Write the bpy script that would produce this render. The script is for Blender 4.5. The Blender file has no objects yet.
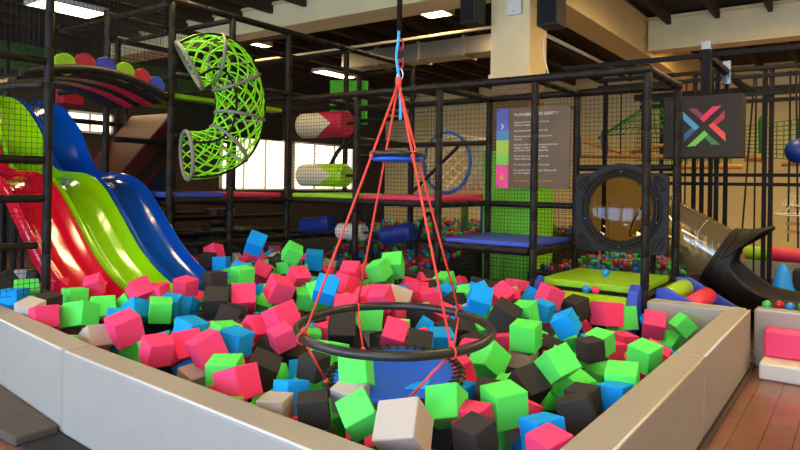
import bpy, bmesh, math, random
from math import sin, cos, pi, radians
from mathutils import Vector, Matrix, Quaternion, Euler
random.seed(7)
SC = bpy.context.scene
COL = SC.collection

# ------------------------------------------------------------------ materials
def lin(c):
    out = []
    for v in c:
        v /= 255.0
        out.append(v / 12.92 if v <= 0.04045 else ((v + 0.055) / 1.055) ** 2.4)
    return tuple(out) + (1.0,)

def mat(name, rgb, rough=0.6, metal=0.0, bump=0.0, bscale=40.0, vary=0.0, vscale=6.0, coat=0.0, spec=0.5, emit=0.0, ecol=None):
    m = bpy.data.materials.new(name); m.use_nodes = True
    nt = m.node_tree; p = nt.nodes['Principled BSDF']
    p.inputs['Base Color'].default_value = lin(rgb)
    p.inputs['Roughness'].default_value = rough
    p.inputs['Metallic'].default_value = metal
    p.inputs['Specular IOR Level'].default_value = spec
    if coat: p.inputs['Coat Weight'].default_value = coat; p.inputs['Coat Roughness'].default_value = 0.08
    if emit:
        p.inputs['Emission Color'].default_value = lin(ecol or rgb); p.inputs['Emission Strength'].default_value = emit
    if bump or vary:
        tc = nt.nodes.new('ShaderNodeTexCoord')
    if bump:
        n = nt.nodes.new('ShaderNodeTexNoise'); n.inputs['Scale'].default_value = bscale; n.inputs['Detail'].default_value = 3
        b = nt.nodes.new('ShaderNodeBump'); b.inputs['Strength'].default_value = bump; b.inputs['Distance'].default_value = 0.01
        nt.links.new(tc.outputs['Object'], n.inputs['Vector']); nt.links.new(n.outputs['Fac'], b.inputs['Height'])
        nt.links.new(b.outputs['Normal'], p.inputs['Normal'])
    if vary:
        n2 = nt.nodes.new('ShaderNodeTexNoise'); n2.inputs['Scale'].default_value = vscale; n2.inputs['Detail'].default_value = 4
        r = nt.nodes.new('ShaderNodeValToRGB')
        r.color_ramp.elements[0].position = 0.3; r.color_ramp.elements[1].position = 0.7
        c = lin(rgb)
        r.color_ramp.elements[0].color = tuple(x * (1 - vary) for x in c[:3]) + (1,)
        r.color_ramp.elements[1].color = tuple(min(1, x * (1 + vary)) for x in c[:3]) + (1,)
        nt.links.new(tc.outputs['Object'], n2.inputs['Vector']); nt.links.new(n2.outputs['Fac'], r.inputs['Fac'])
        nt.links.new(r.outputs['Color'], p.inputs['Base Color'])
    return m

def clear_mat(name, tint, gloss=0.5, rough=0.06, milk=None):
    m = bpy.data.materials.new(name); m.use_nodes = True
    nt = m.node_tree; nt.nodes.clear()
    o = nt.nodes.new('ShaderNodeOutputMaterial'); mix = nt.nodes.new('ShaderNodeMixShader')
    t = nt.nodes.new('ShaderNodeBsdfTransparent'); t.inputs['Color'].default_value = lin(tint)
    g = nt.nodes.new('ShaderNodeBsdfGlossy'); g.inputs['Roughness'].default_value = rough
    f = nt.nodes.new('ShaderNodeLayerWeight'); f.inputs['Blend'].default_value = gloss
    nt.links.new(f.outputs['Fresnel'], mix.inputs['Fac']); nt.links.new(t.outputs[0], mix.inputs[1]); nt.links.new(g.outputs[0], mix.inputs[2])
    if milk:
        d = nt.nodes.new('ShaderNodeBsdfDiffuse'); d.inputs['Color'].default_value = lin(milk); m2 = nt.nodes.new('ShaderNodeMixShader'); m2.inputs['Fac'].default_value = .16
        nt.links.new(mix.outputs[0], m2.inputs[1]); nt.links.new(d.outputs[0], m2.inputs[2]); nt.links.new(m2.outputs[0], o.inputs['Surface'])
    else: nt.links.new(mix.outputs[0], o.inputs['Surface'])
    return m

def brick_mat(name, c1, c2, mortar, scale, w=0.4, h=0.2, ms=0.01, rough=0.8):
    m = mat(name, c1, rough); nt = m.node_tree; p = nt.nodes['Principled BSDF']
    tc = nt.nodes.new('ShaderNodeTexCoord'); mp = nt.nodes.new('ShaderNodeMapping')
    mp.inputs['Rotation'].default_value = (radians(90), 0, 0)
    b = nt.nodes.new('ShaderNodeTexBrick'); b.inputs['Color1'].default_value = lin(c1); b.inputs['Color2'].default_value = lin(c2)
    b.inputs['Mortar'].default_value = lin(mortar); b.inputs['Scale'].default_value = scale
    b.inputs['Brick Width'].default_value = w; b.inputs['Row Height'].default_value = h; b.inputs['Mortar Size'].default_value = ms
    nt.links.new(tc.outputs['Object'], mp.inputs['Vector']); nt.links.new(mp.outputs['Vector'], b.inputs['Vector']); nt.links.new(b.outputs['Color'], p.inputs['Base Color'])
    return m

def plank_mat(name, c1, c2, mortar):
    m = mat(name, c1, 0.25); nt = m.node_tree; p = nt.nodes['Principled BSDF']
    tc = nt.nodes.new('ShaderNodeTexCoord'); mp = nt.nodes.new('ShaderNodeMapping'); mp.inputs['Rotation'].default_value = (0, 0, radians(90))
    b = nt.nodes.new('ShaderNodeTexBrick'); b.inputs['Color1'].default_value = lin(c1); b.inputs['Color2'].default_value = lin(c2)
    b.inputs['Mortar'].default_value = lin(mortar); b.inputs['Scale'].default_value = 1.0
    b.inputs['Brick Width'].default_value = 1.2; b.inputs['Row Height'].default_value = 0.16; b.inputs['Mortar Size'].default_value = 0.004
    n = nt.nodes.new('ShaderNodeTexNoise'); n.inputs['Scale'].default_value = 5; n.inputs['Detail'].default_value = 5
    mx = nt.nodes.new('ShaderNodeMixRGB'); mx.blend_type = 'MULTIPLY'; mx.inputs['Fac'].default_value = 0.6
    nt.links.new(tc.outputs['Object'], mp.inputs['Vector']); nt.links.new(mp.outputs['Vector'], b.inputs['Vector'])
    nt.links.new(tc.outputs['Object'], n.inputs['Vector'])
    nt.links.new(b.outputs['Color'], mx.inputs['Color1']); nt.links.new(n.outputs['Color'], mx.inputs['Color2']); nt.links.new(mx.outputs['Color'], p.inputs['Base Color'])
    return m

PINK = mat('pink_foam', (255, 72, 118), 0.95, bump=0.15, bscale=300, spec=0.15)
GREEN = mat('green_foam', (98, 242, 100), 0.95, bump=0.15, bscale=300, spec=0.15)
BLACK = mat('charcoal_foam', (62, 58, 54), 0.95, bump=0.15, bscale=300, spec=0.15)
BLUE = mat('blue_foam', (30, 165, 250), 0.95, bump=0.15, bscale=300, spec=0.15)
GREY = mat('taupe_foam', (192, 180, 164), 0.95, bump=0.15, bscale=300, spec=0.15)
VINYL = mat('grey_vinyl', (160, 154, 142), 0.55, bump=0.05, bscale=30, vary=0.03)
SEAM = mat('seam_thread', (214, 208, 196), 0.6)
SLEEVE = mat('black_foam_sleeve', (26, 20, 13), 0.55, bump=0.12, bscale=60, spec=.3)
STEEL = mat('black_painted_steel', (18, 14, 9), 0.7, bump=0.05, spec=.3)
NETB = mat('black_net_cord', (14, 12, 10), 0.85)
NETG = mat('lime_net_cord', (140, 232, 18), 0.6)
NETGD = mat('green_net_cord', (28, 120, 48), 0.7)
NETC = mat('cream_net_cord', (240, 226, 190), 0.8)
NETBL = mat('blue_net_cord', (60, 120, 180), 0.7)
HOOPG = mat('grey_hoop_sleeve', (128, 126, 112), 0.6)
RED_P = mat('red_plastic', (205, 6, 44), 0.16, coat=0.6, vary=0.02)
GREEN_P = mat('green_plastic', (136, 208, 4), 0.16, coat=0.6, vary=0.02)
BLUE_P = mat('blue_plastic', (2, 72, 178), 0.16, coat=0.6, vary=0.02)
BLACK_P = mat('black_plastic', (27, 20, 11), 0.55, bump=0.06, bscale=50, spec=.35)
DECK_B = mat('blue_deck_vinyl', (52, 76, 190), 0.5, bump=0.05)
DECK_P = mat('pink_deck_vinyl', (222, 40, 84), 0.5, bump=0.05)
DECK_G = mat('green_deck_vinyl', (150, 205, 22), 0.5, bump=0.05)
ROLL_G = mat('lime_vinyl', (164, 214, 26), 0.4, bump=0.05)
ROLL_P = mat('coral_vinyl', (246, 60, 88), 0.4, bump=0.05)
PADGRN = mat('green_column_pad', (126, 220, 24), 0.5, bump=0.05)
CREAM = mat('cream_vinyl', (224, 212, 180), 0.5, bump=0.05)
CRIM = mat('crimson_vinyl', (190, 24, 54), 0.45, bump=0.05)
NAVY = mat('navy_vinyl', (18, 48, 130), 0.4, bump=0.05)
WHITEV = mat('white_vinyl', (224, 222, 214), 0.5, bump=0.05)
PINKV = mat('pink_vinyl', (250, 66, 118), 0.45, bump=0.05)
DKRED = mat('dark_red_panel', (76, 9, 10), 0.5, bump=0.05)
TAN = mat('tan_panel', (160, 130, 80), 0.6, bump=0.05)
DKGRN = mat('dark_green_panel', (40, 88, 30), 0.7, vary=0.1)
WOOD = mat('varnished_beam_wood', (204, 142, 66), 0.5, bump=0.2, bscale=20, vary=0.15, vscale=9)
ROPER = mat('coral_red_rope', (250, 72, 56), 0.7, bump=0.4, bscale=200)
ROPEB = mat('sky_blue_webbing', (70, 168, 226), 0.7)
METAL = mat('bare_aluminium', (190, 190, 188), 0.25, metal=1.0)
DUCT = mat('galvanised_sheet', (176, 168, 150), 0.35, metal=0.85, vary=0.1, vscale=2)
BLUEF = mat('blue_swing_fabric', (10, 92, 214), 0.6, bump=0.2, bscale=90)
HOOPK = mat('black_rubber_grip', (44, 42, 38), 0.34)
PAINT = mat('cream_beam_paint', (240, 214, 156), 0.6, bump=0.1, bscale=8, vary=0.06, vscale=2)
COLP = mat('cream_column_paint', (236, 210, 152), 0.6, bump=0.08, bscale=9, vary=0.05, vscale=3)
BRICK = brick_mat('brown_brick', (126, 104, 72), (112, 92, 62), (150, 132, 100), 4.0)
WALLP = mat('beige_wall_paint', (238, 216, 152), 0.8, bump=0.1, bscale=6, vary=0.08, vscale=1.2)
CEILM = mat('dark_brown_ceiling', (38, 25, 14), 0.85, bump=0.2, bscale=10, vary=0.2, vscale=3)
JOIST = mat('brown_joist_wood', (62, 44, 27), 0.8, bump=0.2, bscale=10, vary=0.2)
FLOOR = plank_mat('brown_laminate', (158, 104, 78), (146, 94, 70), (104, 68, 50))
MATD = mat('dark_brown_mat', (84, 74, 64), 0.85, bump=0.3, bscale=120, vary=0.08)
BEDM = mat('black_pit_liner', (30, 28, 26), 0.9)
SPKM = mat('black_speaker_shell', (22, 19, 15), 0.6)
WHITEP = mat('white_plastic', (226, 220, 206), 0.5)
SIGNM = mat('brown_sign_board', (112, 88, 58), 0.6)
LOGOB = mat('charcoal_sign_box', (46, 38, 26), 0.7, bump=0.1, bscale=40)
TXTW = mat('white_lettering', (238, 232, 216), 0.6)
TXTY = mat('amber_lettering', (240, 170, 50), 0.6)
BALLC = {'red': mat('red_ball', (206, 36, 44), 0.3), 'green': mat('green_ball', (58, 176, 62), 0.3), 'blue': mat('blue_ball', (30, 120, 196), 0.3), 'black': mat('black_ball', (40, 34, 30), 0.3)}
BALLSKY = mat('bright_blue_ball', (30, 150, 245), 0.25)
BALLPNK = mat('pink_ball', (246, 60, 100), 0.25)
CLEAR = clear_mat('clear_plastic', (246, 236, 212), 0.62, 0.12, milk=(206, 180, 134))
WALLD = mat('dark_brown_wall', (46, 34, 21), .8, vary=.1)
TINTED = clear_mat('tinted_dome', (176, 160, 122), .3, .08)
LAMPW = mat('lamp_diffuser', (255, 240, 205), 0.5, emit=23, ecol=(255, 221, 163))
GLOW = mat('daylit_shade', (250, 246, 232), 0.7, emit=1.6, ecol=(255, 244, 220))
DAY = mat('daylit_glass', (235, 242, 255), 0.4, emit=7, ecol=(172, 210, 255))
SLATM = mat('blind_slat', (216, 204, 176), 0.6)

# ------------------------------------------------------------------ mesh builder
class MB:
    def __init__(s): s.v = []; s.f = []; s.mi = []; s.m = 0
    def add(s, vs, fs):
        o = len(s.v); s.v += [tuple(v) for v in vs]
        for f in fs: s.f.append([i + o for i in f]); s.mi.append(s.m)
    def box(s, lo, hi, M=None):
        vs = [Vector((x, y, z)) for x in (lo[0], hi[0]) for y in (lo[1], hi[1]) for z in (lo[2], hi[2])]
        if M: vs = [M @ v for v in vs]
        s.add(vs, [(0, 1, 3, 2), (4, 6, 7, 5), (0, 4, 5, 1), (2, 3, 7, 6), (0, 2, 6, 4), (1, 5, 7, 3)]); return s
    def prism(s, poly, fn, t0, t1):          # poly of (u,v), fn(u,v,t) -> point
        n = len(poly)
        vs = [fn(u, v, t0) for u, v in poly] + [fn(u, v, t1) for u, v in poly]
        s.add(vs, [tuple(range(n))[::-1], tuple(range(n, 2 * n))] + [(i, (i + 1) % n, n + (i + 1) % n, n + i) for i in range(n)]); return s
    def tube(s, pts, r, n=8, closed=False, caps=True, rr=None):
        pts = [Vector(p) for p in pts]; k = len(pts); T = []
        for i in range(k):
            a = pts[(i - 1) % k] if (closed or i > 0) else pts[i]; b = pts[(i + 1) % k] if (closed or i < k - 1) else pts[i]
            t = b - a; T.append(t.normalized() if t.length > 1e-9 else Vector((0, 0, 1)))
        up = Vector((0, 0, 1)) if abs(T[0].z) < 0.9 else Vector((1, 0, 0))
        N = (up - T[0] * up.dot(T[0])).normalized(); rings = []
        for i in range(k):
            if i: 
                N = N - T[i] * N.dot(T[i]); N.normalize()
            B = T[i].cross(N); ri = rr[i] if rr else r
            rings.append([pts[i] + N * (ri * cos(2 * pi * j / n)) + B * (ri * sin(2 * pi * j / n)) for j in range(n)])
        o = len(s.v); 
        for q in rings: s.v += [tuple(v) for v in q]
        for i in range(k if closed else k - 1):
            a = o + i * n; b = o + ((i + 1) % k) * n
            for j in range(n): s.f.append([a + j, a + (j + 1) % n, b + (j + 1) % n, b + j]); s.mi.append(s.m)
        if caps and not closed:
            s.f.append([o + j for j in range(n)][::-1]); s.mi.append(s.m)
            s.f.append([o + (k - 1) * n + j for j in range(n)]); s.mi.append(s.m)
        return s
    def ring(s, c, r, rt, nrm, n=32, m=8, sx=1.0):
        nrm = Vector(nrm).normalized(); u = nrm.orthogonal().normalized() if abs(nrm.z) > .9 else Vector((0, 0, 1)).cross(nrm).normalized(); w = nrm.cross(u)
        return s.tube([Vector(c) + u * (r * cos(2 * pi * i / n)) + w * (r * sx * sin(2 * pi * i / n)) for i in range(n)], rt, m, closed=True)
    def sphere(s, c, r, n=10, m=6):
        c = Vector(c); vs = [c + Vector((0, 0, r))]
        for i in range(1, m):
            a = pi * i / m
            for j in range(n): vs.append(c + Vector((r * sin(a) * cos(2 * pi * j / n), r * sin(a) * sin(2 * pi * j / n), r * cos(a))))
        vs.append(c - Vector((0, 0, r))); fs = [(0, 1 + j, 1 + (j + 1) % n) for j in range(n)]
        for i in range(m - 2):
            for j in range(n): a = 1 + i * n; fs.append((a + j, a + n + j, a + n + (j + 1) % n, a + (j + 1) % n))
        e = len(vs) - 1; a = 1 + (m - 2) * n
        fs += [(e, a + (j + 1) % n, a + j) for j in range(n)]; s.add(vs, fs); return s
    def net(s, o, u, w, lu, lw, sp=0.045, t=0.0045):
        o = Vector(o); u = Vector(u).normalized(); w = Vector(w).normalized(); nn = u.cross(w) * (t / 2)
        def strand(p, d, l, side):
            e = side * (t / 2)
            vs = [p - e, p + nn, p + e, p - nn]; vs += [v + d * l for v in vs]
            s.add(vs, [(0, 1, 5, 4), (1, 2, 6, 5), (2, 3, 7, 6), (3, 0, 4, 7)])
        nu = int(round(lu / sp)); nw = int(round(lw / sp))
        for i in range(nu + 1): strand(o + u * (lu * i / nu), w, lw, u)
        for i in range(nw + 1): strand(o + w * (lw * i / nw), u, lu, w)
        return s
    def build(s, name, m, parent=None, smooth=False, bevel=0.0, seg=2):
        me = bpy.data.meshes.new(name); me.from_pydata(s.v, [], s.f)
        ms = m if isinstance(m, (list, tuple)) else [m]
        for x in ms: me.materials.append(x)
        if len(ms) > 1:
            for p, i in zip(me.polygons, s.mi): p.material_index = i
        me.update()
        bm = bmesh.new(); bm.from_mesh(me); bmesh.ops.recalc_face_normals(bm, faces=bm.faces); bm.to_mesh(me); bm.free()
        if smooth:
            for p in me.polygons: p.use_smooth = True
        o = bpy.data.objects.new(name, me); COL.objects.link(o)
        if parent is not None:
            o.parent = parent; o.matrix_parent_inverse = Matrix.Translation(parent.location).inverted() if parent.location.length else Matrix.Identity(4)
        if bevel:
            b = o.modifiers.new('edge', 'BEVEL'); b.width = bevel; b.segments = seg; b.limit_method = 'ANGLE'; b.angle_limit = radians(40)
        return o

def tag(o, label=None, cat=None, group=None, kind=None):
    if label: o['label'] = label
    if cat: o['category'] = cat
    if group: o['group'] = group
    if kind: o['kind'] = kind
    return o
def thing(name, label, cat, loc=(0, 0, 0), group=None, kind=None):
    o = bpy.data.objects.new(name, None); o.location = loc; o.empty_display_size = 0.1; COL.objects.link(o)
    return tag(o, label, cat, group, kind)
def smooth_path(P, k=6):
    P = [Vector(p) for p in P]; out = []
    for i in range(len(P) - 1):
        p0 = P[max(i - 1, 0)]; p1 = P[i]; p2 = P[i + 1]; p3 = P[min(i + 2, len(P) - 1)]
        for j in range(k):
            t = j / k
            out.append(0.5 * ((2 * p1) + (p2 - p0) * t + (2 * p0 - 5 * p1 + 4 * p2 - p3) * t * t + (3 * p1 - p0 - 3 * p2 + p3) * t ** 3))
    out.append(P[-1]); return out
def structure(o, label, cat): return tag(o, label, cat, kind='structure')

# ------------------------------------------------------------------ camera
cam = bpy.data.cameras.new('camera'); cam.sensor_width = 36; cam.lens = 29.25; cam.shift_y = -0.05; cam.clip_end = 100
co = bpy.data.objects.new('camera', cam); COL.objects.link(co)
co.matrix_world = Matrix.Translation((0, 0, 1.5)) @ Matrix.Rotation(radians(35.5), 4, 'Z') @ Matrix.Rotation(radians(90), 4, 'X') @ Matrix.Rotation(radians(0.9), 4, 'Z')
SC.camera = co
SC.view_settings.view_transform = 'Standard'; SC.view_settings.look = 'None'; SC.view_settings.gamma = 1; SC.view_settings.use_curve_mapping = False
SC.view_settings.exposure = 0.65
SC.cycles.max_bounces = 8; SC.cycles.transparent_max_bounces = 24
w = bpy.data.worlds.new('world'); SC.world = w; w.use_nodes = True
w.node_tree.nodes['Background'].inputs[0].default_value = (0.6, 0.75, 1, 1); w.node_tree.nodes['Background'].inputs[1].default_value = 0.4
# ------------------------------------------------------------------ room shell
def slab(name, lo, hi, m, label, cat, bevel=0, parent=None):
    o = MB().box(lo, hi).build(name, m, parent, bevel=bevel)
    return structure(o, label, cat)
CZ = 4.6
slab('floor', (-13.7, -4.2, -0.1), (6.2, 18.2, 0), FLOOR, 'brown wood laminate floor of the play hall', 'floor')
slab('ceiling', (-13.7, -4.2, CZ), (6.2, 18.2, CZ + 0.1), CEILM, 'dark brown exposed ceiling above the play frames', 'ceiling')
slab('wall_back', (-13.7, 18.0, 0), (6.2, 18.2, CZ), WALLP, 'beige painted far wall behind the rope course', 'wall')
slab('wall_right', (6.0, -4.0, 0), (6.2, 18.0, CZ), WALLP, 'beige painted side wall beyond the wooden floor', 'wall')
def wall_with_windows(name, fixed, lo, hi, wins, axis, label):
    mb = MB(); zs = (wins[0][2], wins[0][3])
    def bx(a0, a1, z0, z1):
        if a1 - a0 < 1e-4: return
        if axis == 'b': mb.box((fixed[0], a0, z0), (fixed[1], a1, z1))
        else: mb.box((a0, fixed[0], z0), (a1, fixed[1], z1))
    bx(lo, hi, 0, zs[0]); bx(lo, hi, zs[1], CZ); x = lo
    for a0, a1, _, _ in wins: bx(x, a0, zs[0], zs[1]); x = a1
    bx(x, hi, zs[0], zs[1])
    return structure(mb.build(name, WALLP), label, 'wall')
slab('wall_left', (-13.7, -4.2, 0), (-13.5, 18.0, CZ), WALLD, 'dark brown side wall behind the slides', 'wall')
FW = [(-11.5 + 3.4 * i, -8.7 + 3.4 * i, 0.7, 3.7) for i in range(5)]
wall_with_windows('wall_front', (-4.2, -4.0), -13.7, 6.2, FW, 'a', 'window wall facing the foam pit')
def window(n, axis, fixed, a0, a1, z0, z1, pane, label, nh, blinds=0):
    mb = MB(); t = 0.05; sg = -1 if fixed > 5 else 1
    def bx(m, u0, u1, v0, v1, d0, d1):
        d0, d1 = sorted((d0 * sg, d1 * sg))
        if axis == 'b': m.box((fixed + d0, u0, v0), (fixed + d1, u1, v1))
        else: m.box((u0, fixed + d0, v0), (u1, fixed + d1, v1))
    bx(mb, a0, a0 + t, z0, z1, -.06, .02); bx(mb, a1 - t, a1, z0, z1, -.06, .02); bx(mb, a0, a1, z0, z0 + t, -.06, .02); bx(mb, a0, a1, z1 - t, z1, -.06, .02)
    for i in range(1, nh): 
        u = a0 + (a1 - a0) * i / nh; bx(mb, u - .02, u + .02, z0, z1, -.05, .01)
    o = mb.build('window_%d' % n, WHITEP); structure(o, label, 'window')
    p = MB(); bx(p, a0 + t, a1 - t, z0 + t, z1 - t, -.05, -.04); p.build('window_pane', pane, o)
    if blinds:
        s = MB()
        for i in range(blinds):
            z = z0 + .05 + (z1 - z0 - .1) * (i + .5) / blinds; bx(s, a0 + t, a1 - t, z - .004, z + .004, -.035, .0)
        s.build('blind', SLATM, o)
ORD = ['first', 'second', 'third', 'fourth', 'fifth', 'sixth', 'seventh', 'eighth', 'ninth', 'tenth', 'eleventh', 'twelfth', 'thirteenth', 'fourteenth', 'fifteenth', 'sixteenth', 'seventeenth', 'eighteenth']
for i, (q, lb, nh, bl) in enumerate([((4.7, 5.75, 2.45, 2.95), 'small bright window high behind the green slide', 2, 8), ((6.9, 7.95, 2.5, 2.95), 'small bright window seen under the arched bridge', 2, 8), ((10.9, 13.2, 1.3, 2.72), 'large bright window with slatted blind behind the pink platform', 3, 30), ((13.5, 16.2, 1.3, 2.72), 'large bright window with slatted blind behind the fat rollers', 3, 30)]):
    window(i + 1, 'b', -13.43, q[0], q[1], q[2], q[3], GLOW, lb, nh, bl)
for i, q in enumerate(FW): window(i + 5, 'a', -4.06, q[0], q[1], q[2], q[3], DAY, 'tall daylit window, %s along the wall facing the foam pit' % ORD[i], 2)
o = MB().box((-13.49, 4.4, 3.62), (-13.42, 12.0, 4.15)).build('wall_banner', DKGRN); tag(o, 'long dark green band high on the wall behind the slides', 'banner')

# joists, beams, column
for i in range(22):
    a = -13.0 + 0.78 * i
    o = MB().box((a, -3.9, CZ - .2), (a + .07, 17.9, CZ - .001)).build('ceiling_joist', JOIST); structure(o, 'dark brown wooden joist under the ceiling, %d joists from the slide wall' % (i + 1), 'joist')
    o['group'] = 'ceiling joists'; o['label'] = 'dark brown wooden joist running under the ceiling'
def ibeam(name, axis, x0, x1, c, wd, z0, z1, label, bolts=None):
    mb = MB()
    def bx(u0, u1, v0, v1, za, zb):
        if axis == 'a': mb.box((u0, v0, za), (u1, v1, zb))
        else: mb.box((v0, u0, za), (v1, u1, zb))
    bx(x0, x1, c - wd / 2, c + wd / 2, z0, z0 + .05); bx(x0, x1, c - wd / 2, c + wd / 2, z1 - .05, z1); bx(x0, x1, c - wd / 2 + .04, c + wd / 2 - .04, z0 + .05, z1 - .05)
    o = mb.build(name, PAINT, bevel=.008); structure(o, label, 'beam'); return o
ibeam('ceiling_beam', 'a', -13.5, -3.98, 8.02, .6, 4.13, 4.585, 'deep cream ceiling beam running to the column from the slide wall')
g = ibeam('ceiling_beam', 'b', 8.0, 17.9, -3.42, .46, 3.9, 4.58, 'cream girder running from the column to the far wall')
r = ibeam('ceiling_beam', 'a', -3.18, 6.0, 12.2, .4, 3.96, 4.56, 'deep cream ceiling beam above the rope course')
mb = MB()
for i in range(2):
    for k in range(6): mb.sphere((-3.185 + .0, 11.9 - .11 * i, 4.05 + .08 * k), .016, 6, 4)
mb.build('bolt_row', PAINT, r)
col = MB().box((-4.08, 7.75, 2.97), (-3.52, 8.31, CZ)).build('column', COLP, bevel=.012)
structure(col, 'square cream column rising through the climbing frame', 'column')
MB().box((-4.06, 7.77, 0), (-3.54, 8.29, 2.97)).build('brick_shaft', BRICK, col)
MB().box((-4.1, 7.73, 2.93), (-3.5, 8.33, 2.99)).build('ledge', COLP, col, bevel=.01)
o = MB().box((-4.12, 7.66, .12), (-3.42, 8.4, 1.97)).build('column_pad', PADGRN, bevel=.03); tag(o, 'lime green crash pad wrapped round the column foot', 'pad')
MB().box((-3.76, 7.652, .14), (-3.73, 7.662, 1.95)).build('seam', ROLL_G, o)
o = MB().box((-8.9, 10.3, 3.9), (-4.6, 10.75, 4.22)).build('air_duct', DUCT, bevel=.01); tag(o, 'galvanised rectangular air duct under the ceiling beside the column', 'duct')
for a in (-8.0, -7.0, -6.0, -5.2): MB().box((a, 10.27, 3.87), (a + .05, 10.78, 4.25)).build('flange', DUCT, o)
for a in (-8.0, -6.0): MB().box((a, 10.5, 4.2), (a + .03, 10.53, CZ - .02)).build('hanger', STEEL, o)
def pipe(pts, r, m, label, name='ceiling_pipe', cat='pipe'):
    return tag(MB().tube(pts, r, 8).build(name, m, smooth=True), label, cat)
pipe([(-12.5, 9.3, 4.05), (-3.9, 9.3, 4.05)], .025, PAINT, 'thin cream sprinkler pipe crossing under the ceiling before the duct')
pipe([(-3.9, 9.1, 3.78), (-3.9, 13.3, 3.78)], .03, WHITEP, 'white conduit running beside the cream girder')
pipe(smooth_path([(-3.48, 8.0, 3.75), (-3.4, 7.95, 3.6), (-3.42, 7.95, 3.3), (-3.32, 7.95, 2.9)]), .009, WHITEP, 'thin white cable hanging beside the column', 'cable', 'cable')
def speaker(lo, hi, label):
    t = MB().box(lo, hi).build('speaker', SPKM, bevel=.02); tag(t, label, 'speaker')
    MB().box((lo[0] + .03, lo[1] - .012, lo[2] + .03), (hi[0] - .03, lo[1] + .004, hi[2] - .03)).build('grille', STEEL, t, bevel=.004)
    MB().box(((lo[0] + hi[0]) / 2 - .02, hi[1], (lo[2] + hi[2]) / 2 - .02), ((lo[0] + hi[0]) / 2 + .02, hi[1] + .14, (lo[2] + hi[2]) / 2 + .02)).build('bracket', STEEL, t)
speaker((-4.3, 7.3, 3.6), (-4.07, 7.6, 4.12), 'black loudspeaker on the column side nearer the slides')
speaker((-3.3, 7.45, 3.47), (-3.03, 7.75, 4.1), 'black loudspeaker under the girder, on the rope course side of the column')
o = MB().box((-3.84, 7.70, 3.73), (-3.62, 7.748, 3.93)).build('wall_device', WHITEP, bevel=.02); tag(o, 'small white wireless access unit on the column front', 'device')
MB().sphere((-3.73, 7.698, 3.78), .008).build('indicator', SPKM, o)

# ceiling lamps
def lamp(a0, a1, b0, b1, z, label, group=None):
    t = thing('ceiling_lamp', label, 'lamp', ((a0 + a1) / 2, (b0 + b1) / 2, z), group)
    m = MB(); e = .03
    m.box((a0 - e, b0 - e, z), (a1 + e, b0, z + .1)); m.box((a0 - e, b1, z), (a1 + e, b1 + e, z + .1)); m.box((a0 - e, b0, z), (a0, b1, z + .1)); m.box((a1, b0, z), (a1 + e, b1, z + .1)); m.box((a0 - e, b0 - e, z + .08), (a1 + e, b1 + e, z + .1))
    m.build('housing', WHITEP, t)
    MB().box((a0, b0, z + .012), (a1, b1, z + .03)).build('diffuser', LAMPW, t)
LZ = 4.3
lamp(-5.95, -5.53, 8.2, 9.15, LZ, 'bright oblong ceiling lamp beside the hoop swing rope')
lamp(-11.0, -10.4, 5.0, 6.0, LZ, 'bright oblong ceiling lamp above the slides')
lamp(-10.35, -9.95, 8.6, 9.3, LZ, 'small bright ceiling lamp beyond the net tube')
lamp(-11.3, -10.9, 12.0, 13.2, LZ, 'bright ceiling lamp glimpsed beyond the green arched board')
lamp(-5.95, -5.5, 11.2, 12.2, LZ, 'bright ceiling lamp behind the column, above the duct')
for i, (a, b) in enumerate([(-10.9, .9), (-6, 4.3), (-6, .3), (-1.2, 4.3), (-1.2, .3), (-1.2, 9.0), (-1.6, 13.1), (1.6, 13.1), (.95, 10.4), (.95, 7.2), (3.4, 4.3), (3.4, .3), (3.4, 9.0), (-10.9, -2.5), (-6, -2.5)]):  # row lamps, plus unseen ones added to brighten the back wall and right side
    lamp(a - (.28 if b < 12 else .6), a + (.28 if b < 12 else .6), b - (.6 if b < 12 else .25), b + (.6 if b < 12 else .25), LZ + (.1 if b > 12 else 0), 'unseen ceiling lamp of the rows overhead, with extras added for the far wall', 'ceiling lamps overhead')

# ------------------------------------------------------------------ climbing structures
def sleeve(p0, p1, r=.04, joints=True):
    p0 = Vector(p0); p1 = Vector(p1); L = (p1 - p0).length; d = (p1 - p0) / L; pts = []; rr = []; x = 0
    st = .29
    while x < L - .02:
        e = min(x + st, L)
        pts += [p0 + d * (x + .001), p0 + d * (x + .012), p0 + d * (e - .012), p0 + d * (e - .001)]; rr += [r * .86, r, r, r * .86]; x = e
    return MB().tube(pts, r, 10, rr=rr)
def posts(par, lst, r=.04):
    for a, b, h in lst: sleeve((a, b, 0), (a, b, h), r).build('post', SLEEVE, par, smooth=True)
def rail(par, p, q, r=.036): sleeve(p, q, r).build('rail', SLEEVE, par, smooth=True)

RW = thing('climbing_structure', 'black padded climbing structure holding the blue platform and the round porthole', 'climbing structure', (-2.72, 6.15, 0))
A = [-1.62, -2.72, -3.86, -5.05]; HT = 2.6
posts(RW, [(a, b, HT - .035) for a in A for b in (6.15, 7.33)])
for b in (6.15, 7.33): rail(RW, (-6.18, b, HT), (-1.58, b, HT), .042)
for a in A: rail(RW, (a, 6.2, HT - .005), (a, 7.28, HT - .005), .042)
for z in (1.285,): rail(RW, (-6.18, 6.15, z), (-3.86, 6.15, z)); rail(RW, (-6.18, 7.33, z), (-2.76, 7.33, z))
rail(RW, (-3.82, 6.15, .84), (-2.76, 6.15, .84), .046); rail(RW, (-3.82, 7.33, .84), (-2.76, 7.33, .84))
rail(RW, (-2.72, 6.19, .84), (-2.72, 7.29, .84), .046); rail(RW, (-3.86, 6.19, .84), (-3.86, 7.29, .84))
for a in (-3.86, -5.05): rail(RW, (a, 6.19, 1.285), (a, 7.29, 1.285))
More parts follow.
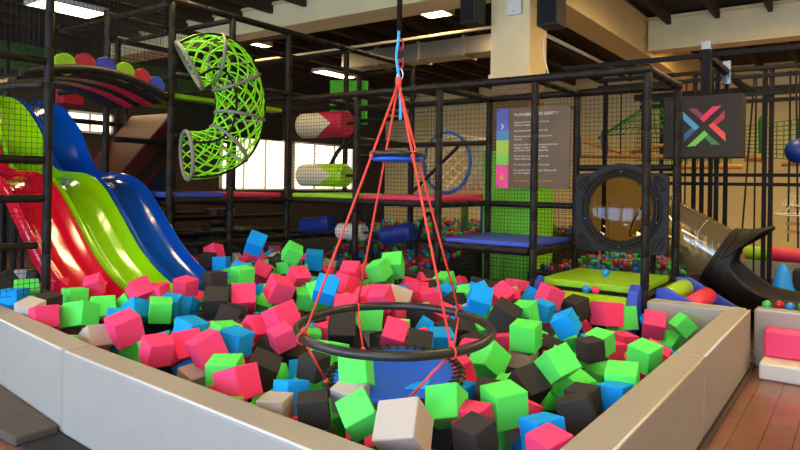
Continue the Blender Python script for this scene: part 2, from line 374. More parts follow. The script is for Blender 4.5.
rail(RW, (-2.68, 7.33, 1.73), (-1.66, 7.33, 1.73)); rail(RW, (-2.68, 7.33, .5), (-1.66, 7.33, .5)); rail(RW, (-1.62, 6.19, .5), (-1.62, 7.29, .5))
rail(RW, (-6.18, 7.33, 2.05), (-3.9, 7.33, 2.05), .034); rail(RW, (-6.18, 7.33, .75), (-3.9, 7.33, .75), .03)
rail(RW, (-5.0, 7.33, 1.42), (-4.3, 7.33, 2.02), .024); rail(RW, (-5.05, 6.19, 2.05), (-5.05, 7.29, 2.05), .03)

LWG = thing('climbing_structure', 'tall black padded climbing structure behind the slides and the net tube', 'climbing structure', (-6.23, 5.2, 0))
BB = [4.29, 5.2, 6.15, 7.33, 9.06]
posts(LWG, [(-6.23, b if b > 4.5 else 4.36, 3.5) for b in BB] + [(-7.4, b, 3.5) for b in BB] + [(-8.7, b, 3.5) for b in BB[:4]] + [(-10.0, 4.29, 3.5), (-10.0, 6.15, 3.5)])
for a in (-6.23, -7.4, -8.7): rail(LWG, (a, 4.25, 3.5), (a, 9.1 if a > -8 else 7.37, 3.5), .042)
for z, lim in ((2.68, 9.0), (1.285, 9.0), (2.0, 5.16), (.78, 7.3)):
    for a in (-6.23, -7.4): rail(LWG, (a, 4.4, z), (a, lim, z))
for b in [4.36] + BB[1:]:
    for z in (3.46, 2.64, 1.25, .74): rail(LWG, (-6.27, b, z), (-8.66 if b < 9 else -7.36, b, z), .034)
for z in (1.285, 2.3, .4): rail(LWG, (-8.7, 4.33, z), (-8.7, 7.29, z), .034)
rail(LWG, (-7.36, 9.06, 2.0), (-6.27, 9.06, 2.0)); rail(LWG, (-7.4, 5.24, 1.0), (-7.4, 7.29, 1.0), .03); rail(LWG, (-7.4, 5.24, .5), (-7.4, 7.29, .5), .03)
rail(LWG, (-8.7, 5.24, 1.0), (-8.7, 7.29, 1.0), .03); rail(LWG, (-8.7, 5.24, .7), (-8.7, 7.29, .7), .03)

CN = thing('climbing_structure', 'black netted corner structure beside the red slide', 'climbing structure', (-5.6, 2.73, 0))
posts(CN, [(-5.6, 2.735, 3.7), (-5.6, 1.62, 3.7), (-6.75, 2.4, 3.7)], .036)
for z in (2.49, 1.66, 1.34, 3.6): rail(CN, (-5.6, 1.66, z), (-5.6, 2.70, z), .034)
rail(CN, (-5.64, 2.72, 3.55), (-6.72, 2.42, 3.55)); rail(CN, (-5.64, 2.72, 2.3), (-6.72, 2.42, 2.3)); rail(CN, (-5.6, 1.66, .95), (-5.6, 2.66, .95), .03)

# decks
def deck(a0, a1, b0, b1, z, m, label, t=.055):
    o = MB().box((a0, b0, z - t), (a1, b1, z)).build('deck_pad', m, bevel=.015); tag(o, label, 'platform'); return o
deck(-3.81, -2.77, 6.2, 7.28, .925, DECK_B, 'blue padded platform in front of the green column pad')
deck(-6.18, -5.1, 6.2, 7.28, 1.375, DECK_G, 'lime green padded platform under the cream and green roller')
deck(-5.0, -3.91, 6.2, 7.28, 1.375, DECK_P, 'pink padded platform level with the knotted rope tunnel')
deck(-5.0, -4.2, 7.42, 8.75, 1.375, DECK_P, 'pink padded platform carrying the knotted rope tunnel')
deck(-7.35, -6.28, 4.34, 5.15, 1.375, DECK_B, 'blue padded platform under the net tube')
deck(-7.35, -6.28, 5.25, 6.1, 1.375, DECK_P, 'pink padded platform in front of the bright windows')
deck(-7.35, -6.28, 4.34, 5.15, 2.49, DECK_G, 'green upper platform at the mouth of the net tube')
deck(-7.35, -6.28, 5.25, 6.1, 2.49, DECK_G, 'green upper platform beyond the net tube')
o = MB().box((-6.32, 4.42, 2.06), (-6.285, 6.1, 2.41)).build('fascia_board', STEEL); tag(o, 'black fascia board under the green upper platforms', 'board')
deck(-6.6, -5.62, 1.78, 2.3, 1.52, DECK_B, 'blue platform behind the corner net beside the red slide')
deck(-6.6, -5.62, 1.78, 2.3, 1.78, DECK_G, 'green platform behind the corner net above the blue one')
GM = deck(-2.665, -1.67, 6.2, 7.28, .585, DECK_G, 'flat lime green landing pad in front of the round porthole', .07)
o = MB().box((-2.66, 6.22, .02), (-1.68, 7.27, .5)).build('landing_base', BEDM); tag(o, 'black base block under the lime green landing pad', 'block')

# safety nets
def net(org, u, w, lu, lw, label, sp=.045, t=.0042, m=None):
    o = MB().net(org, u, w, lu, lw, sp, t).build('safety_net', m or NETB); tag(o, label, 'net'); return o
X = (1, 0, 0); Y = (0, 1, 0); Z = (0, 0, 1)
net((-5.6, 1.76, .55), Y, Z, .93, 2.95, 'black net beside the red slide at the corner structure')
net((-6.2, 2.8, 2.72), Y, Z, 1.44, .74, 'black net above the arched bridge')
net((-7.4, 4.33, 2.55), Y, Z, 2.9, .9, 'black net behind the net tube at the top level')
net((-6.18, 6.12, 1.4), X, Z, 1.08, 1.15, 'black net in front of the two fat rollers')
net((-5.0, 6.12, 1.4), X, Z, 1.1, 1.15, 'black net in front of the small blue swing disc, below the top rail')
net((-6.18, 6.12, .1), X, Z, 1.08, 1.14, 'black net in front of the low blue and white rollers')
net((-5.0, 6.12, .1), X, Z, 1.1, 1.14, 'black net in front of the ball pit, under the pink platform', t=.0036)
net((-5.0, 7.36, 1.4), X, Z, 1.1, 1.15, 'black net around the knotted rope tunnel', sp=.06)
net((-3.82, 7.36, .1), X, Z, 1.06, 2.44, 'black net hanging before the green column pad and the safety sign')
net((-2.68, 7.36, 1.76), X, Z, 1.02, .8, 'black net above the round porthole', sp=.05)
net((-2.68, 7.36, .05), X, Z, 1.02, .74, 'black net below the round porthole', sp=.05, t=.0036)
net((-3.82, 6.12, .1), X, Z, 1.06, .7, 'black net under the front of the blue platform')
net((-6.2, 9.1, .1), X, Z, 3.3, 1.2, 'black net at the back of the ball pit', sp=.08)
net((-7.37, 5.24, .1), Y, Z, 2.0, 1.1, 'black net before the dark crash pads beside the blue slide', sp=.06)

# arched bridge with round discs
BR = thing('arched_bridge', 'black arched bridge with coloured discs above the three slides', 'bridge', (-6.3, 3.5, 2.5))
ar = [(2.75, 2.45), (3.1, 2.535), (3.46, 2.575), (3.87, 2.53), (4.24, 2.40)]
for a in (-6.13, -7.3):
    MB().tube(smooth_path([(a, b, z) for b, z in ar], 6), .045, 10).build('arch_rail', SLEEVE, BR, smooth=True)
for k in range(6):
    m = MB(); a0, a1 = (-6.22 - .18 * k, -6.38 - .18 * k)
    P = smooth_path([(0, b, z - .03) for b, z in ar], 4)
    for i in range(len(P) - 1):
        m.m = 1 if i > 9 else 0
        v = [(a0, P[i].y, P[i].z), (a0, P[i + 1].y, P[i + 1].z), (a1, P[i + 1].y, P[i + 1].z), (a1, P[i].y, P[i].z)]
        v += [(x, y, z - .03) for x, y, z in v]
        m.add(v, [(0, 1, 2, 3), (7, 6, 5, 4), (0, 4, 5, 1), (1, 5, 6, 2), (2, 6, 7, 3), (3, 7, 4, 0)])
    m.build('tread_strip', [TAN, CRIM] if k in (1, 3) else [SLEEVE, SLEEVE], BR)
dc = [(3.19, 2.60, DECK_G, 'green'), (3.39, 2.635, CRIM, 'red'), (3.60, 2.635, DECK_B, 'blue'), (3.81, 2.615, DECK_G, 'green'), (4.00, 2.58, CRIM, 'red'), (4.17, 2.52, DECK_B, 'blue')]
for b, z, m, c in dc:
    o = MB().tube([(-6.27, b, z), (-6.262, b, z), (-6.225, b, z), (-6.217, b, z)], .1, 28, rr=[.1, .11, .11, .1]).build('bumper_disc', m, BR); o['label'] = c + ' disc'
# far second row of discs
mb = MB().prism([(4.35, 1.32), (5.3, 2.42), (6.05, 2.42), (6.05, 2.1), (5.55, 2.1), (4.75, 1.2)], lambda u, v, t: (t, u, v), -8.5, -7.55)
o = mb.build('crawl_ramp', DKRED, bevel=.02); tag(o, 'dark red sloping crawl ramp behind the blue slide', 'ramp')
MB().prism([(4.6, 1.38), (5.45, 2.3), (5.62, 2.3), (4.78, 1.38)], lambda u, v, t: (t, u, v), -7.55, -7.53).build('stripe', SPKM, o)
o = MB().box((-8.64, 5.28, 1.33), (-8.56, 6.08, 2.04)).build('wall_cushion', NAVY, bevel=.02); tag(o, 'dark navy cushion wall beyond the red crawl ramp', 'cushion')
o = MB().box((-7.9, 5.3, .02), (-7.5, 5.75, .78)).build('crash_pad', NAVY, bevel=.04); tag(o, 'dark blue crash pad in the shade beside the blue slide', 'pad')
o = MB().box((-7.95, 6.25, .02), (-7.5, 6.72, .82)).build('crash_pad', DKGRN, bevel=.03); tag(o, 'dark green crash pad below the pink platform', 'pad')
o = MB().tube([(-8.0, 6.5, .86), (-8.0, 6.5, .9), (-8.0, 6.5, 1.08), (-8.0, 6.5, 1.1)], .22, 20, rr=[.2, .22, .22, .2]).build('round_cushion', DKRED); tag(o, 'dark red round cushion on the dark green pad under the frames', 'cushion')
o = MB().box((-8.2, 6.3, .02), (-7.97, 6.7, .85)).build('cushion_block', SPKM, bevel=.02); tag(o, 'black block supporting the dark red round cushion', 'block')
# green board with an arched opening
ar2 = [(-8.15, 2.0)] + [(-7.72 + .3 * cos(pi - pi * i / 14), 2.78 + .3 * sin(pi - pi * i / 14)) for i in range(15)]
poly = [(-8.15, 2.58), (-8.02, 2.58)] + ar2[1:] + [(-7.42, 2.58), (-7.28, 2.58), (-7.28, 3.36), (-8.15, 3.44)]
o = MB().prism(poly, lambda u, v, t: (u, t, v), 9.12, 9.17).build('archway_board', mat('green_board', (74, 196, 26), .5)); tag(o, 'bright green board with a cut arched opening, high at the back', 'board')

# rollers with zigzag sleeves
def roller(a0, a1, b, z, r, base, sleeve_m, label, frac=.45, z1=None):
    z1 = z if z1 is None else z1
    t = thing('punch_roller', label, 'roller', ((a0 + a1) / 2, b, z))
    d = Vector((a1 - a0, 0, z1 - z)); L = d.length; d.normalize(); w = d.cross(Vector((0, 1, 0)))
    def pt(x, th, rad): return Vector((a0, b, z)) + d * x + Vector((0, 1, 0)) * (rad * cos(th)) + w * (rad * sin(th))
    N = 32
    def surf(f0, f1, rad):
        m = MB(); vs = []
        for th in range(N):
            q = 2 * pi * th / N
            for k in range(5):
                x = f0(q) + (f1(q) - f0(q)) * k / 4
                vs.append(pt(x, q, rad))
        fs = [(th * 5 + k, ((th + 1) % N) * 5 + k, ((th + 1) % N) * 5 + k + 1, th * 5 + k + 1) for th in range(N) for k in range(4)]
        m.add(vs, fs); return m
    m = MB().tube([pt(0, 0, 0), pt(.02, 0, 0), pt(L - .02, 0, 0), pt(L, 0, 0)], r, N, rr=[r * .88, r, r, r * .88]); m.build('cylinder', base, t, smooth=False)
    if sleeve_m:
        tri = lambda q: abs(((q / (2 * pi) * 2) % 1) * 2 - 1)
        surf(lambda q: L * (1 - frac - .28 + .56 * tri(q)), lambda q: L - .022, r + .004).build('zigzag_sleeve', sleeve_m, t)
        MB().tube([pt(L - .022, 0, 0), pt(L + .004, 0, 0)], r, N, rr=[r + .004, r * .9]).build('end_cap', sleeve_m, t)
    MB().tube([pt(-.1, 0, 0), pt(L + .1, 0, 0)], .018, 8).build('axle', STEEL, t, smooth=True)
    MB().tube([pt(-.012, 0, 0), pt(.004, 0, 0)], .04, 16).build('hub', STEEL, t)
roller(-6.14, -5.36, 6.34, 2.27, .165, CREAM, CRIM, 'fat cream roller with a red zigzag end, upper of the pair')
roller(-6.14, -5.36, 6.34, 1.61, .145, CREAM, ROLL_G, 'fat cream roller with a green zigzag end above the green platform')
roller(-6.1, -5.6, 6.34, .93, .105, NAVY, None, 'blue roller low behind the net beside the white one', z1=.99)
roller(-5.46, -5.06, 6.34, .9, .105, WHITEV, None, 'white roller low behind the net below the green platform')
roller(-4.8, -4.36, 6.4, .87, .115, NAVY, None, 'dark blue roller low above the ball pit', z1=.95)
for (a, lab) in ((-6.0, 'curved black hoop arm over the cream and green roller'),):
    o = MB().tube(smooth_path([(-6.05, 6.8, 1.75), (-5.9, 6.85, 2.0), (-5.6, 6.9, 2.12), (-5.35, 6.9, 2.08), (-5.2, 6.9, 1.95)]), .03, 8).build('curved_bar', SLEEVE, smooth=True); tag(o, lab, 'bar')
for i, (a, b, s) in enumerate(((-5.62, 6.75, 1), (-4.2, 6.75, -1))):
    o = MB().tube(smooth_path([(a, b, .15), (a + .05 * s, b, .9), (a + .18 * s, b, 1.15), (a + .34 * s, b, .8), (a + .36 * s, b, .2)]), .026, 8).build('bent_bar', SLEEVE, smooth=True); tag(o, ('bent black bar between the low blue and white rollers', 'bent black bar beside the dark blue roller over the balls')[i], 'bar')
for i, (a, b, m, c) in enumerate(((-4.75, 8.9, NAVY, 'navy'), (-5.15, 9.0, DKGRN, 'green'), (-4.3, 8.9, DKGRN, 'dark green'))):
    o = MB().tube([(a, b, .3), (a, b, 1.27)], .06, 12).build('hanging_pole', m, smooth=True); tag(o, '%s padded pole standing behind the %s' % (c, ('pink platform', 'ball pit', 'blue platform edge')[i]), 'pole')

# knotted rope tunnel (cream cords, blue rings)
def net_tunnel(name, path, radii, mnet, mring, label, nstr=12, turns=.6, rt=.012, rr_=.024, longs=None, ringpos=None, sym=True):
    t = thing(name, label, 'net tunnel', Vector(path[0])); P = smooth_path(path, 8); n = len(P)
    rad = [radii[0] + (radii[1] - radii[0]) * i / (n - 1) for i in range(n)]; F = []
    N = None
    for i in range(n):
        T = (P[min(i + 1, n - 1)] - P[max(i - 1, 0)]).normalized()
        N = (Vector((0, 0, 1)).orthogonal() if False else (Vector((0.3, 0, 1)) if abs(T.z) < .8 else Vector((1, 0, 0)))) if N is None else N
        N = (N - T * N.dot(T)).normalized(); F.append((N.copy(), T.cross(N)))
    def at(i, th, k=1.0): return P[i] + F[i][0] * (rad[i] * k * cos(th)) + F[i][1] * (rad[i] * k * sin(th))
    m = MB()
    for dr in (1, -1):
        for s in range(nstr):
            m.tube([at(i, 2 * pi * s / nstr + dr * turns * 2 * pi * i / (n - 1), .985) for i in range(n)], rt, 5)
    m.build('netting', mnet, t, smooth=True)
    for f in ringpos or (0, 1):
        i = int(round(f * (n - 1))); MB().tube([at(i, 2 * pi * k / 28, 1.02) for k in range(28)], rr_, 8, closed=True).build('hoop', mring, t, smooth=True)
    for th in longs or ():
        MB().tube([at(i, th, 1.03) for i in range(n)], rr_ * .62, 6).build('long_cable', STEEL, t, smooth=True)
    return t
net_tunnel('rope_tunnel', [(-4.80, 7.85, 1.83), (-4.74, 8.15, 1.83), (-4.6, 8.4, 1.83), (-4.42, 8.55, 1.83)], (.42, .36), NETC, NETBL, 'knotted cream rope tunnel with blue rings above the pink platform', 14, .4, .016, .026)
net_tunnel('net_tube', [(-5.89, 4.345, 2.74), (-5.78, 4.505, 2.84), (-5.71, 4.705, 2.78), (-5.68, 4.855, 2.5), (-5.68, 4.855, 2.2), (-5.71, 4.765, 1.95), (-5.79, 4.565, 1.81), (-5.89, 4.325, 1.78)], (.268, .255), NETG, HOOPG, 'curved lime green net tube with grey hoops hanging in front of the frame', 12, 1.0, .0095, .021, longs=(.3, 1.9, 3.4, 5.0), ringpos=(0, .2, .37, .55, .74, 1))

# ------------------------------------------------------------------ slides
prof = [(-9.2, 2.47), (-8.9, 2.46), (-8.5, 2.37), (-8.2, 2.2), (-7.95, 1.98), (-7.76, 1.7), (-7.58, 1.55), (-7.36, 1.50), (-6.92, 1.48), (-6.6, 1.37), (-6.28, 1.10), (-5.93, .77), (-5.6, .555), (-5.3, .43), (-5.0, .35), (-4.8, .33)]
SP = smooth_path([(a, 0, z) for a, z in prof], 5)
def slide(b0, b1, m, label):
    W = b1 - b0; cs = [(0, .0), (.004, .075), (.03, .095), (.055, .08), (.09, .035), (.15, .008), (.5 * W, 0)]
    cs = [(u, h) for u, h in cs] + [(W - u, h) for u, h in reversed(cs[:-1])]
    vs = []; n = len(cs)
    for i, p in enumerate(SP):
        T = (SP[min(i + 1, len(SP) - 1)] - SP[max(i - 1, 0)]).normalized(); Nn = Vector((-T.z, 0, T.x))
        if Nn.z < 0: Nn = -Nn
        for u, h in cs: q = p + Nn * h; vs.append((q.x, b0 + u, q.z))
        for u in (W, 0): q = p - Nn * .03; vs.append((q.x, b0 + u, q.z))
    k = n + 2; fs = []
    for i in range(len(SP) - 1):
        for j in range(k): fs.append((i * k + j, i * k + (j + 1) % k, (i + 1) * k + (j + 1) % k, (i + 1) * k + j))
    fs.append(tuple(range(k))); e = (len(SP) - 1) * k; fs.append(tuple(range(e, e + k))[::-1])
    mb = MB(); mb.add(vs, fs); o = mb.build('wave_slide', m, smooth=True); tag(o, label, 'slide')
    md = o.modifiers.new('edges', 'EDGE_SPLIT'); md.split_angle = radians(50)
    # support brackets underneath
    for a, z in ((-7.5, 1.5), (-8.8, 2.4)):
        MB().box((a - .03, b0 + .08, z - .1), (a + .03, b1 - .08, z - .03)).build('support_bar', STEEL, o)
        for bb in (b0 + .1, b1 - .1): MB().tube([(a, bb, 0.01), (a, bb, z - .06)], .025, 8).build('leg', STEEL, o)
slide(2.80, 3.295, RED_P, 'glossy red wave slide beside the corner net')
slide(3.30, 3.795, GREEN_P, 'glossy lime green wave slide between the red and blue ones')
slide(3.80, 4.30, BLUE_P, 'glossy blue wave slide nearest the net tube')
o = MB().box((-10.4, 2.8, 2.36), (-9.22, 4.2, 2.42)).build('launch_deck', DECK_B, bevel=.015); tag(o, 'upper launch platform at the head of the wave slides', 'platform')
for a, b in ((-10.3, 2.9), (-10.3, 4.1), (-9.3, 2.9), (-9.3, 4.1)): MB().tube([(a, b, 0), (a, b, 2.37)], .035, 8).build('leg', SLEEVE, o)
o = MB().box((-8.95, 4.45, 2.52), (-8.75, 4.75, 2.75)).build('hanging_block', CRIM, bevel=.02); tag(o, 'small dark red block hanging above the green slide', 'block')

# ------------------------------------------------------------------ foam pit walls
def pad_wall(name, pts, t, h, label, seams=()):
    """padded wall along inner->outer quad footprint"""
    m = MB(); v = [(x, y, 0.0) for x, y in pts] + [(x, y, h) for x, y in pts]
    m.add(v, [(3, 2, 1, 0), (4, 5, 6, 7), (0, 1, 5, 4), (1, 2, 6, 5), (2, 3, 7, 6), (3, 0, 4, 7)])
    o = m.build(name, VINYL, bevel=.022, seg=3); tag(o, label, 'padded wall')
    # piping along the outer top edge
    p, q = pts[0], pts[1]
    d = Vector((q[0] - p[0], q[1] - p[1], 0)).normalized() * .03; s = Vector((pts[3][0] - p[0], pts[3][1] - p[1], 0)).normalized() * .006
    MB().tube([(p[0] + d.x + s.x, p[1] + d.y + s.y, h - .006), (q[0] - d.x + s.x, q[1] - d.y + s.y, h - .006)], .007, 6).build('piping', SEAM, o, smooth=True)
    return o
G = .004
pad_wall('pit_wall', [(-3.826, 1.970), (-.95, 1.742), (-.95, 1.925), (-3.80, 2.15)], .17, .5, 'long grey padded pit wall nearest the camera, meeting the wooden-floor side')
pad_wall('pit_wall', [(-6.6, 2.33), (-3.834, 1.972), (-3.808, 2.152), (-6.6, 2.52)], .17, .5, 'grey padded pit wall running toward the corner net, next to the brown mat')
pad_wall('pit_wall', [(-.76, 1.742), (-.76, 4.235), (-.945, 4.255), (-.945, 1.742)], .18, .5, 'grey padded pit wall beside the wooden floor, nearer half')
pad_wall('pit_wall', [(-.76, 4.243), (-.76, 6.19), (-.945, 6.0), (-.945, 4.263)], .18, .5, 'grey padded pit wall beside the wooden floor, farther half')
pad_wall('pit_wall', [(-.765, 6.2), (-1.57, 6.2), (-1.57, 6.02), (-.952, 6.02)], .18, .5, 'short grey padded pit wall below the black exit scoop')
pad_wall('pit_wall', [(-.75, 6.29), (2.2, 6.29), (2.2, 6.47), (-.75, 6.47)], .18, .49, 'grey padded wall behind the pink and white bench')
def bed(a, b):
    y = -.5807 * a + .8141 * b; x = .8141 * a + .5807 * b
    t = min(max((y - 3.5) / 3.5, 0), 1); u = min(max((x - .7) / 1.2, 0), 1); u = u * u * (3 - 2 * u)
    z = .19 + .2 * t * t * (3 - 2 * t) * (1 - u) - .09 * u * t
    return z - (.2 if a < -4.6 and 2.5 < b < 4.6 else 0)
NA, NB = 27, 20; vs = []; fs = []
for top in (1, 0):
    for i in range(NA + 1):
        for k in range(NB + 1):
            a = -6.1 + 5.12 * i / NA; b0 = 2.0 + max(0, (-a - .95)) * .078 + .06; b = b0 + (5.76 - b0) * k / NB
            vs.append((a, b, bed(a, b) if top else .01))
q = (NA + 1) * (NB + 1)
for i in range(NA):
    for k in range(NB):
        p = i * (NB + 1) + k; fs.append((p, p + NB + 1, p + NB + 2, p + 1)); fs.append((q + p, q + p + 1, q + p + NB + 2, q + p + NB + 1))
for i in range(NA):
    for k in (0, NB):
        p = i * (NB + 1) + k; fs.append((p, p + NB + 1, q + p + NB + 1, q + p))
for k in range(NB):
    for i in (0, NA):
        p = i * (NB + 1) + k; fs.append((p, p + 1, q + p + 1, q + p))
mb = MB(); mb.add(vs, fs); o = mb.build('pit_mattress', BEDM, smooth=False); tag(o, 'black mattress under the foam cubes of the pit', 'mattress')
# brown entrance mat
o = MB().prism([(-7.5, 1.72), (-3.84, 1.72), (-3.84, 1.962), (-7.5, 2.43)], lambda u, v, t: (u, v, t), .001, .055).build('entrance_mat', MATD, bevel=.012); tag(o, 'dark brown raised mat along the outside of the pit wall', 'mat')
o = MB().prism([(-3.82, 1.74), (-2.5, 1.74), (-2.5, 1.853), (-3.82, 1.957)], lambda u, v, t: (u, v, t), .001, .02).build('edge_strip', SPKM); tag(o, 'black edge strip on the floor at the foot of the long pit wall', 'strip')
o = MB().tube([(-.735, 2.0, .012), (-.735, 6.2, .012)], .012, 8).build('floor_trim', MATD); tag(o, 'dark trim strip where the pit wall meets the wooden floor', 'trim')

# bench steps
BN = thing('padded_bench', 'pink and white padded step bench against the grey wall', 'bench', (.5, 6.0, 0))
MB().box((-.66, 5.87, .002), (1.6, 6.28, .135)).build('white_step', WHITEV, BN, bevel=.02, seg=3)['label'] = 'white lower step'
MB().box((-.655, 6.1, .138), (1.6, 6.285, .36)).build('pink_block', PINKV, BN, bevel=.02, seg=3)['label'] = 'pink upper block'

# ------------------------------------------------------------------ roller ends next to the pit
def wedge(par, poly, b0, b1):
    MB().prism(poly, lambda u, v, t: (u, t, v), b0, b1).build('side_board', DECK_B, par, bevel=.012)
FR = thing('bolster_step', 'lime green bolster with blue end boards at the landing pad edge', 'bolster', (-2.15, 5.98, 0))
MB().box((-2.57, 5.93, .3), (-1.69, 6.14, .505)).build('bolster', ROLL_G, FR, bevel=.09, seg=5)
for a in (-2.58, -1.68):
    MB().prism([(5.83, .22), (6.13, .22), (6.13, .6), (6.06, .63), (5.98, .58)], lambda u, v, t: (t, u, v), a - .04, a + .002 if a < -2 else a + .05).build('side_board', DECK_B, FR, bevel=.01)
RS = thing('roller_slide', 'small roller slide with green and pink rolls between blue side boards', 'roller slide', (-1.3, 6.7, 0))
wedge(RS, [(-1.56, .02), (-.98, .02), (-.98, .4), (-1.24, .48), (-1.47, .59), (-1.56, .575)], 6.30, 6.36)
wedge(RS, [(-1.56, .02), (-.9, .02), (-.9, .3), (-1.06, .39), (-1.42, .6), (-1.56, .6)], 7.10, 7.16)
MB().tube([(-1.47, 6.37, .50), (-1.47, 6.40, .50), (-1.47, 7.06, .50), (-1.47, 7.09, .50)], .09, 20, rr=[.08, .09, .09, .08]).build('roll', ROLL_G, RS, smooth=True)['label'] = 'lime green roll'
MB().tube([(-1.26, 6.37, .44), (-1.26, 6.40, .44), (-1.26, 7.06, .44), (-1.26, 7.09, .44)], .09, 20, rr=[.08, .09, .09, .08]).build('roll', ROLL_P, RS, smooth=True)['label'] = 'coral pink roll'
def ball(c, r, m, label, name='loose_ball', group=None): 
    o = MB().sphere(c, r, 16, 10).build(name, m, smooth=True); tag(o, label, 'ball', group)
    return o
ball((-2.17, 6.75, .625), .038, BALLSKY, 'bright blue ball lying alone in the middle of the green landing pad')
ball((-2.12, 6.03, .545), .038, BALLSKY, 'bright blue ball on the green bolster beside a pink ball')
ball((-2.03, 6.03, .545), .038, BALLPNK, 'pink ball on the green bolster beside a blue ball')

# ------------------------------------------------------------------ porthole
PH = thing('bubble_porthole', 'black moulded panel with a round clear window and leaf corners', 'porthole', (-2.17, 7.25, .8))
c0 = (-2.165, 1.275); RO = .37
outer = [(-2.64, .80), (-1.70, .80), (-1.67, .83), (-1.67, 1.63), (-1.70, 1.66)] + [(c0[0] + .5 * cos(radians(52 + 76 * i / 10)), c0[1] + .5 * sin(radians(52 + 76 * i / 10))) for i in range(11)] + [(-2.64, 1.66), (-2.668, 1.63), (-2.668, .83)]
def annulus(o_, cc, r, y0, y1, m, name, par):
    N = 72; mb = MB(); vs = []
    def hitp(th):
        d = (cos(th), sin(th)); best = 9
        for i in range(len(o_)):
            p, q = o_[i], o_[(i + 1) % len(o_)]; ex, ez = q[0] - p[0], q[1] - p[1]; den = d[0] * ez - d[1] * ex
            if abs(den) < 1e-9: continue
            t = ((p[0] - cc[0]) * ez - (p[1] - cc[1]) * ex) / den; s_ = ((p[0] - cc[0]) * d[1] - (p[1] - cc[1]) * d[0]) / den
            if t > 0 and -1e-6 <= s_ <= 1 + 1e-6: best = min(best, t)
        return best
    for i in range(N):
        th = 2 * pi * i / N; R = hitp(th)
        for rr_, y in ((r, y0), (R, y0), (R, y1), (r, y1)): vs.append((cc[0] + rr_ * cos(th), y, cc[1] + rr_ * sin(th)))
    fs = [(4 * i + k, 4 * i + (k + 1) % 4, 4 * ((i + 1) % N) + (k + 1) % 4, 4 * ((i + 1) % N) + k) for i in range(N) for k in range(4)]
    mb.add(vs, fs); return mb.build(name, m, par)
annulus(outer, c0, RO, 7.24, 7.29, BLACK_P, 'moulded_plate', PH)
for r_, rt, y in ((.39, .02, 7.235), (.43, .014, 7.238), (.36, .016, 7.24)):
    MB().ring((c0[0], y, c0[1]), r_, rt, (0, 1, 0), 48, 8).build('flange_ring', BLACK_P, PH, smooth=True)
mb = MB()
for i in range(10): mb.sphere((c0[0] + .41 * cos(2 * pi * i / 10 + .3), 7.222, c0[1] + .41 * sin(2 * pi * i / 10 + .3)), .011, 8, 5)
mb.build('bolt_heads', METAL, PH, smooth=True)
mb = MB(); vs = []; NR, NT = 8, 40
for i in range(NR + 1):
    a = (pi / 2) * .62 * i / NR / .62 * .7
    rr_ = RO * sin(a) / sin(pi / 2 * .7); yy = 7.26 + .16 * (cos(a) - cos(pi / 2 * .7))
    for k in range(NT): vs.append((c0[0] + rr_ * cos(2 * pi * k / NT), yy, c0[1] + rr_ * sin(2 * pi * k / NT)))
mb.add(vs, [(i * NT + k, i * NT + (k + 1) % NT, (i + 1) * NT + (k + 1) % NT, (i + 1) * NT + k) for i in range(NR) for k in range(NT)])
mb.build('clear_dome', TINTED, PH, smooth=True)
for (x, z, ang) in ((-2.57, 1.56, 55), (-1.76, 1.56, 125), (-2.57, .91, 125), (-1.76, .91, 55)):
    a = radians(ang); pts = []
    for k in range(20):
        th = 2 * pi * k / 20; u = .085 * cos(th); v = .045 * sin(th) * (1 - .35 * cos(th)); pts.append((x + u * cos(a) - v * sin(a), 7.236, z + u * sin(a) + v * cos(a)))
    mb = MB().tube(pts, .007, 6, closed=True); mb.tube([(x - .075 * cos(a), 7.236, z - .075 * sin(a)), (x + .075 * cos(a), 7.236, z + .075 * sin(a))], .005, 6)
    for s_ in (-1, 1): mb.tube([(x, 7.236, z), (x + .03 * cos(a) - s_ * .035 * sin(a), 7.236, z + .03 * sin(a) + s_ * .035 * cos(a))], .004, 5)
    mb.build('leaf_relief', BLACK_P, PH, smooth=True)

PH.location.y -= .045
# ------------------------------------------------------------------ clear tube slide and black exit scoop
TS = thing('tube_slide', 'clear plastic tube slide with a flared black exit scoop', 'slide', (-1.2, 7.7, 0))
ax = [Vector((-2.05, 7.75, 1.22)), Vector((-1.83, 7.75, 1.10)), Vector((-1.5, 7.75, .925)), Vector((-1.22, 7.75, .77))]
MB().tube(ax, .305, 40, caps=False).build('clear_tube', CLEAR, TS, smooth=True)
for i, p in enumerate((ax[0], ax[2])):
    d = (ax[3] - ax[0]).normalized(); MB().ring(p, .312, .008, d, 40, 6).build('joint_ring', METAL if i else BLACK_P, TS, smooth=True)
d = (ax[3] - ax[0]).normalized()
ep = smooth_path([ax[3] - d * .06, ax[3], ax[3] + Vector((.2, 0, -.1)), ax[3] + Vector((.42, -.02, -.17)), ax[3] + Vector((.75, -.05, -.215)), ax[3] + Vector((1.25, -.08, -.235)), ax[3] + Vector((1.7, -.1, -.235))], 8)
n = len(ep); NT = 32; vs = []; fs = []; L = [0]
for i in range(1, n): L.append(L[-1] + (ep[i] - ep[i - 1]).length)
def lip(s):       # half angle of the trough wall from the bottom
    return 180 if s < .10 else max(70, 96 - 60 * (s - .10)) if s > .16 else 180 - 84 * (s - .10) / .06
def brow(s):      # half angle where the hood starts
    return 180 * max(0, min(1, (s - .10) / .42)) ** .8 * .52 + 86
def section(i, a0, a1, hood=False):
    T = (ep[min(i + 1, n - 1)] - ep[max(i - 1, 0)]).normalized(); S_ = Vector((0, 1, 0)); S_ = (S_ - T * S_.dot(T)).normalized(); U = S_.cross(T); U = U if U.z > 0 else -U
    s_ = L[i]; R = .325 + .05 * min(1, s_ / .4); out = []
    for k in range(NT + 1):
        ph = radians(a0 + (a1 - a0) * k / NT)
        out.append(ep[i] - U * (R * cos(ph)) + S_ * (R * (1 + .12 * min(1, s_)) * sin(ph)) + Vector((0, 0,   .31 * s_ if hood else 0)))
    return out
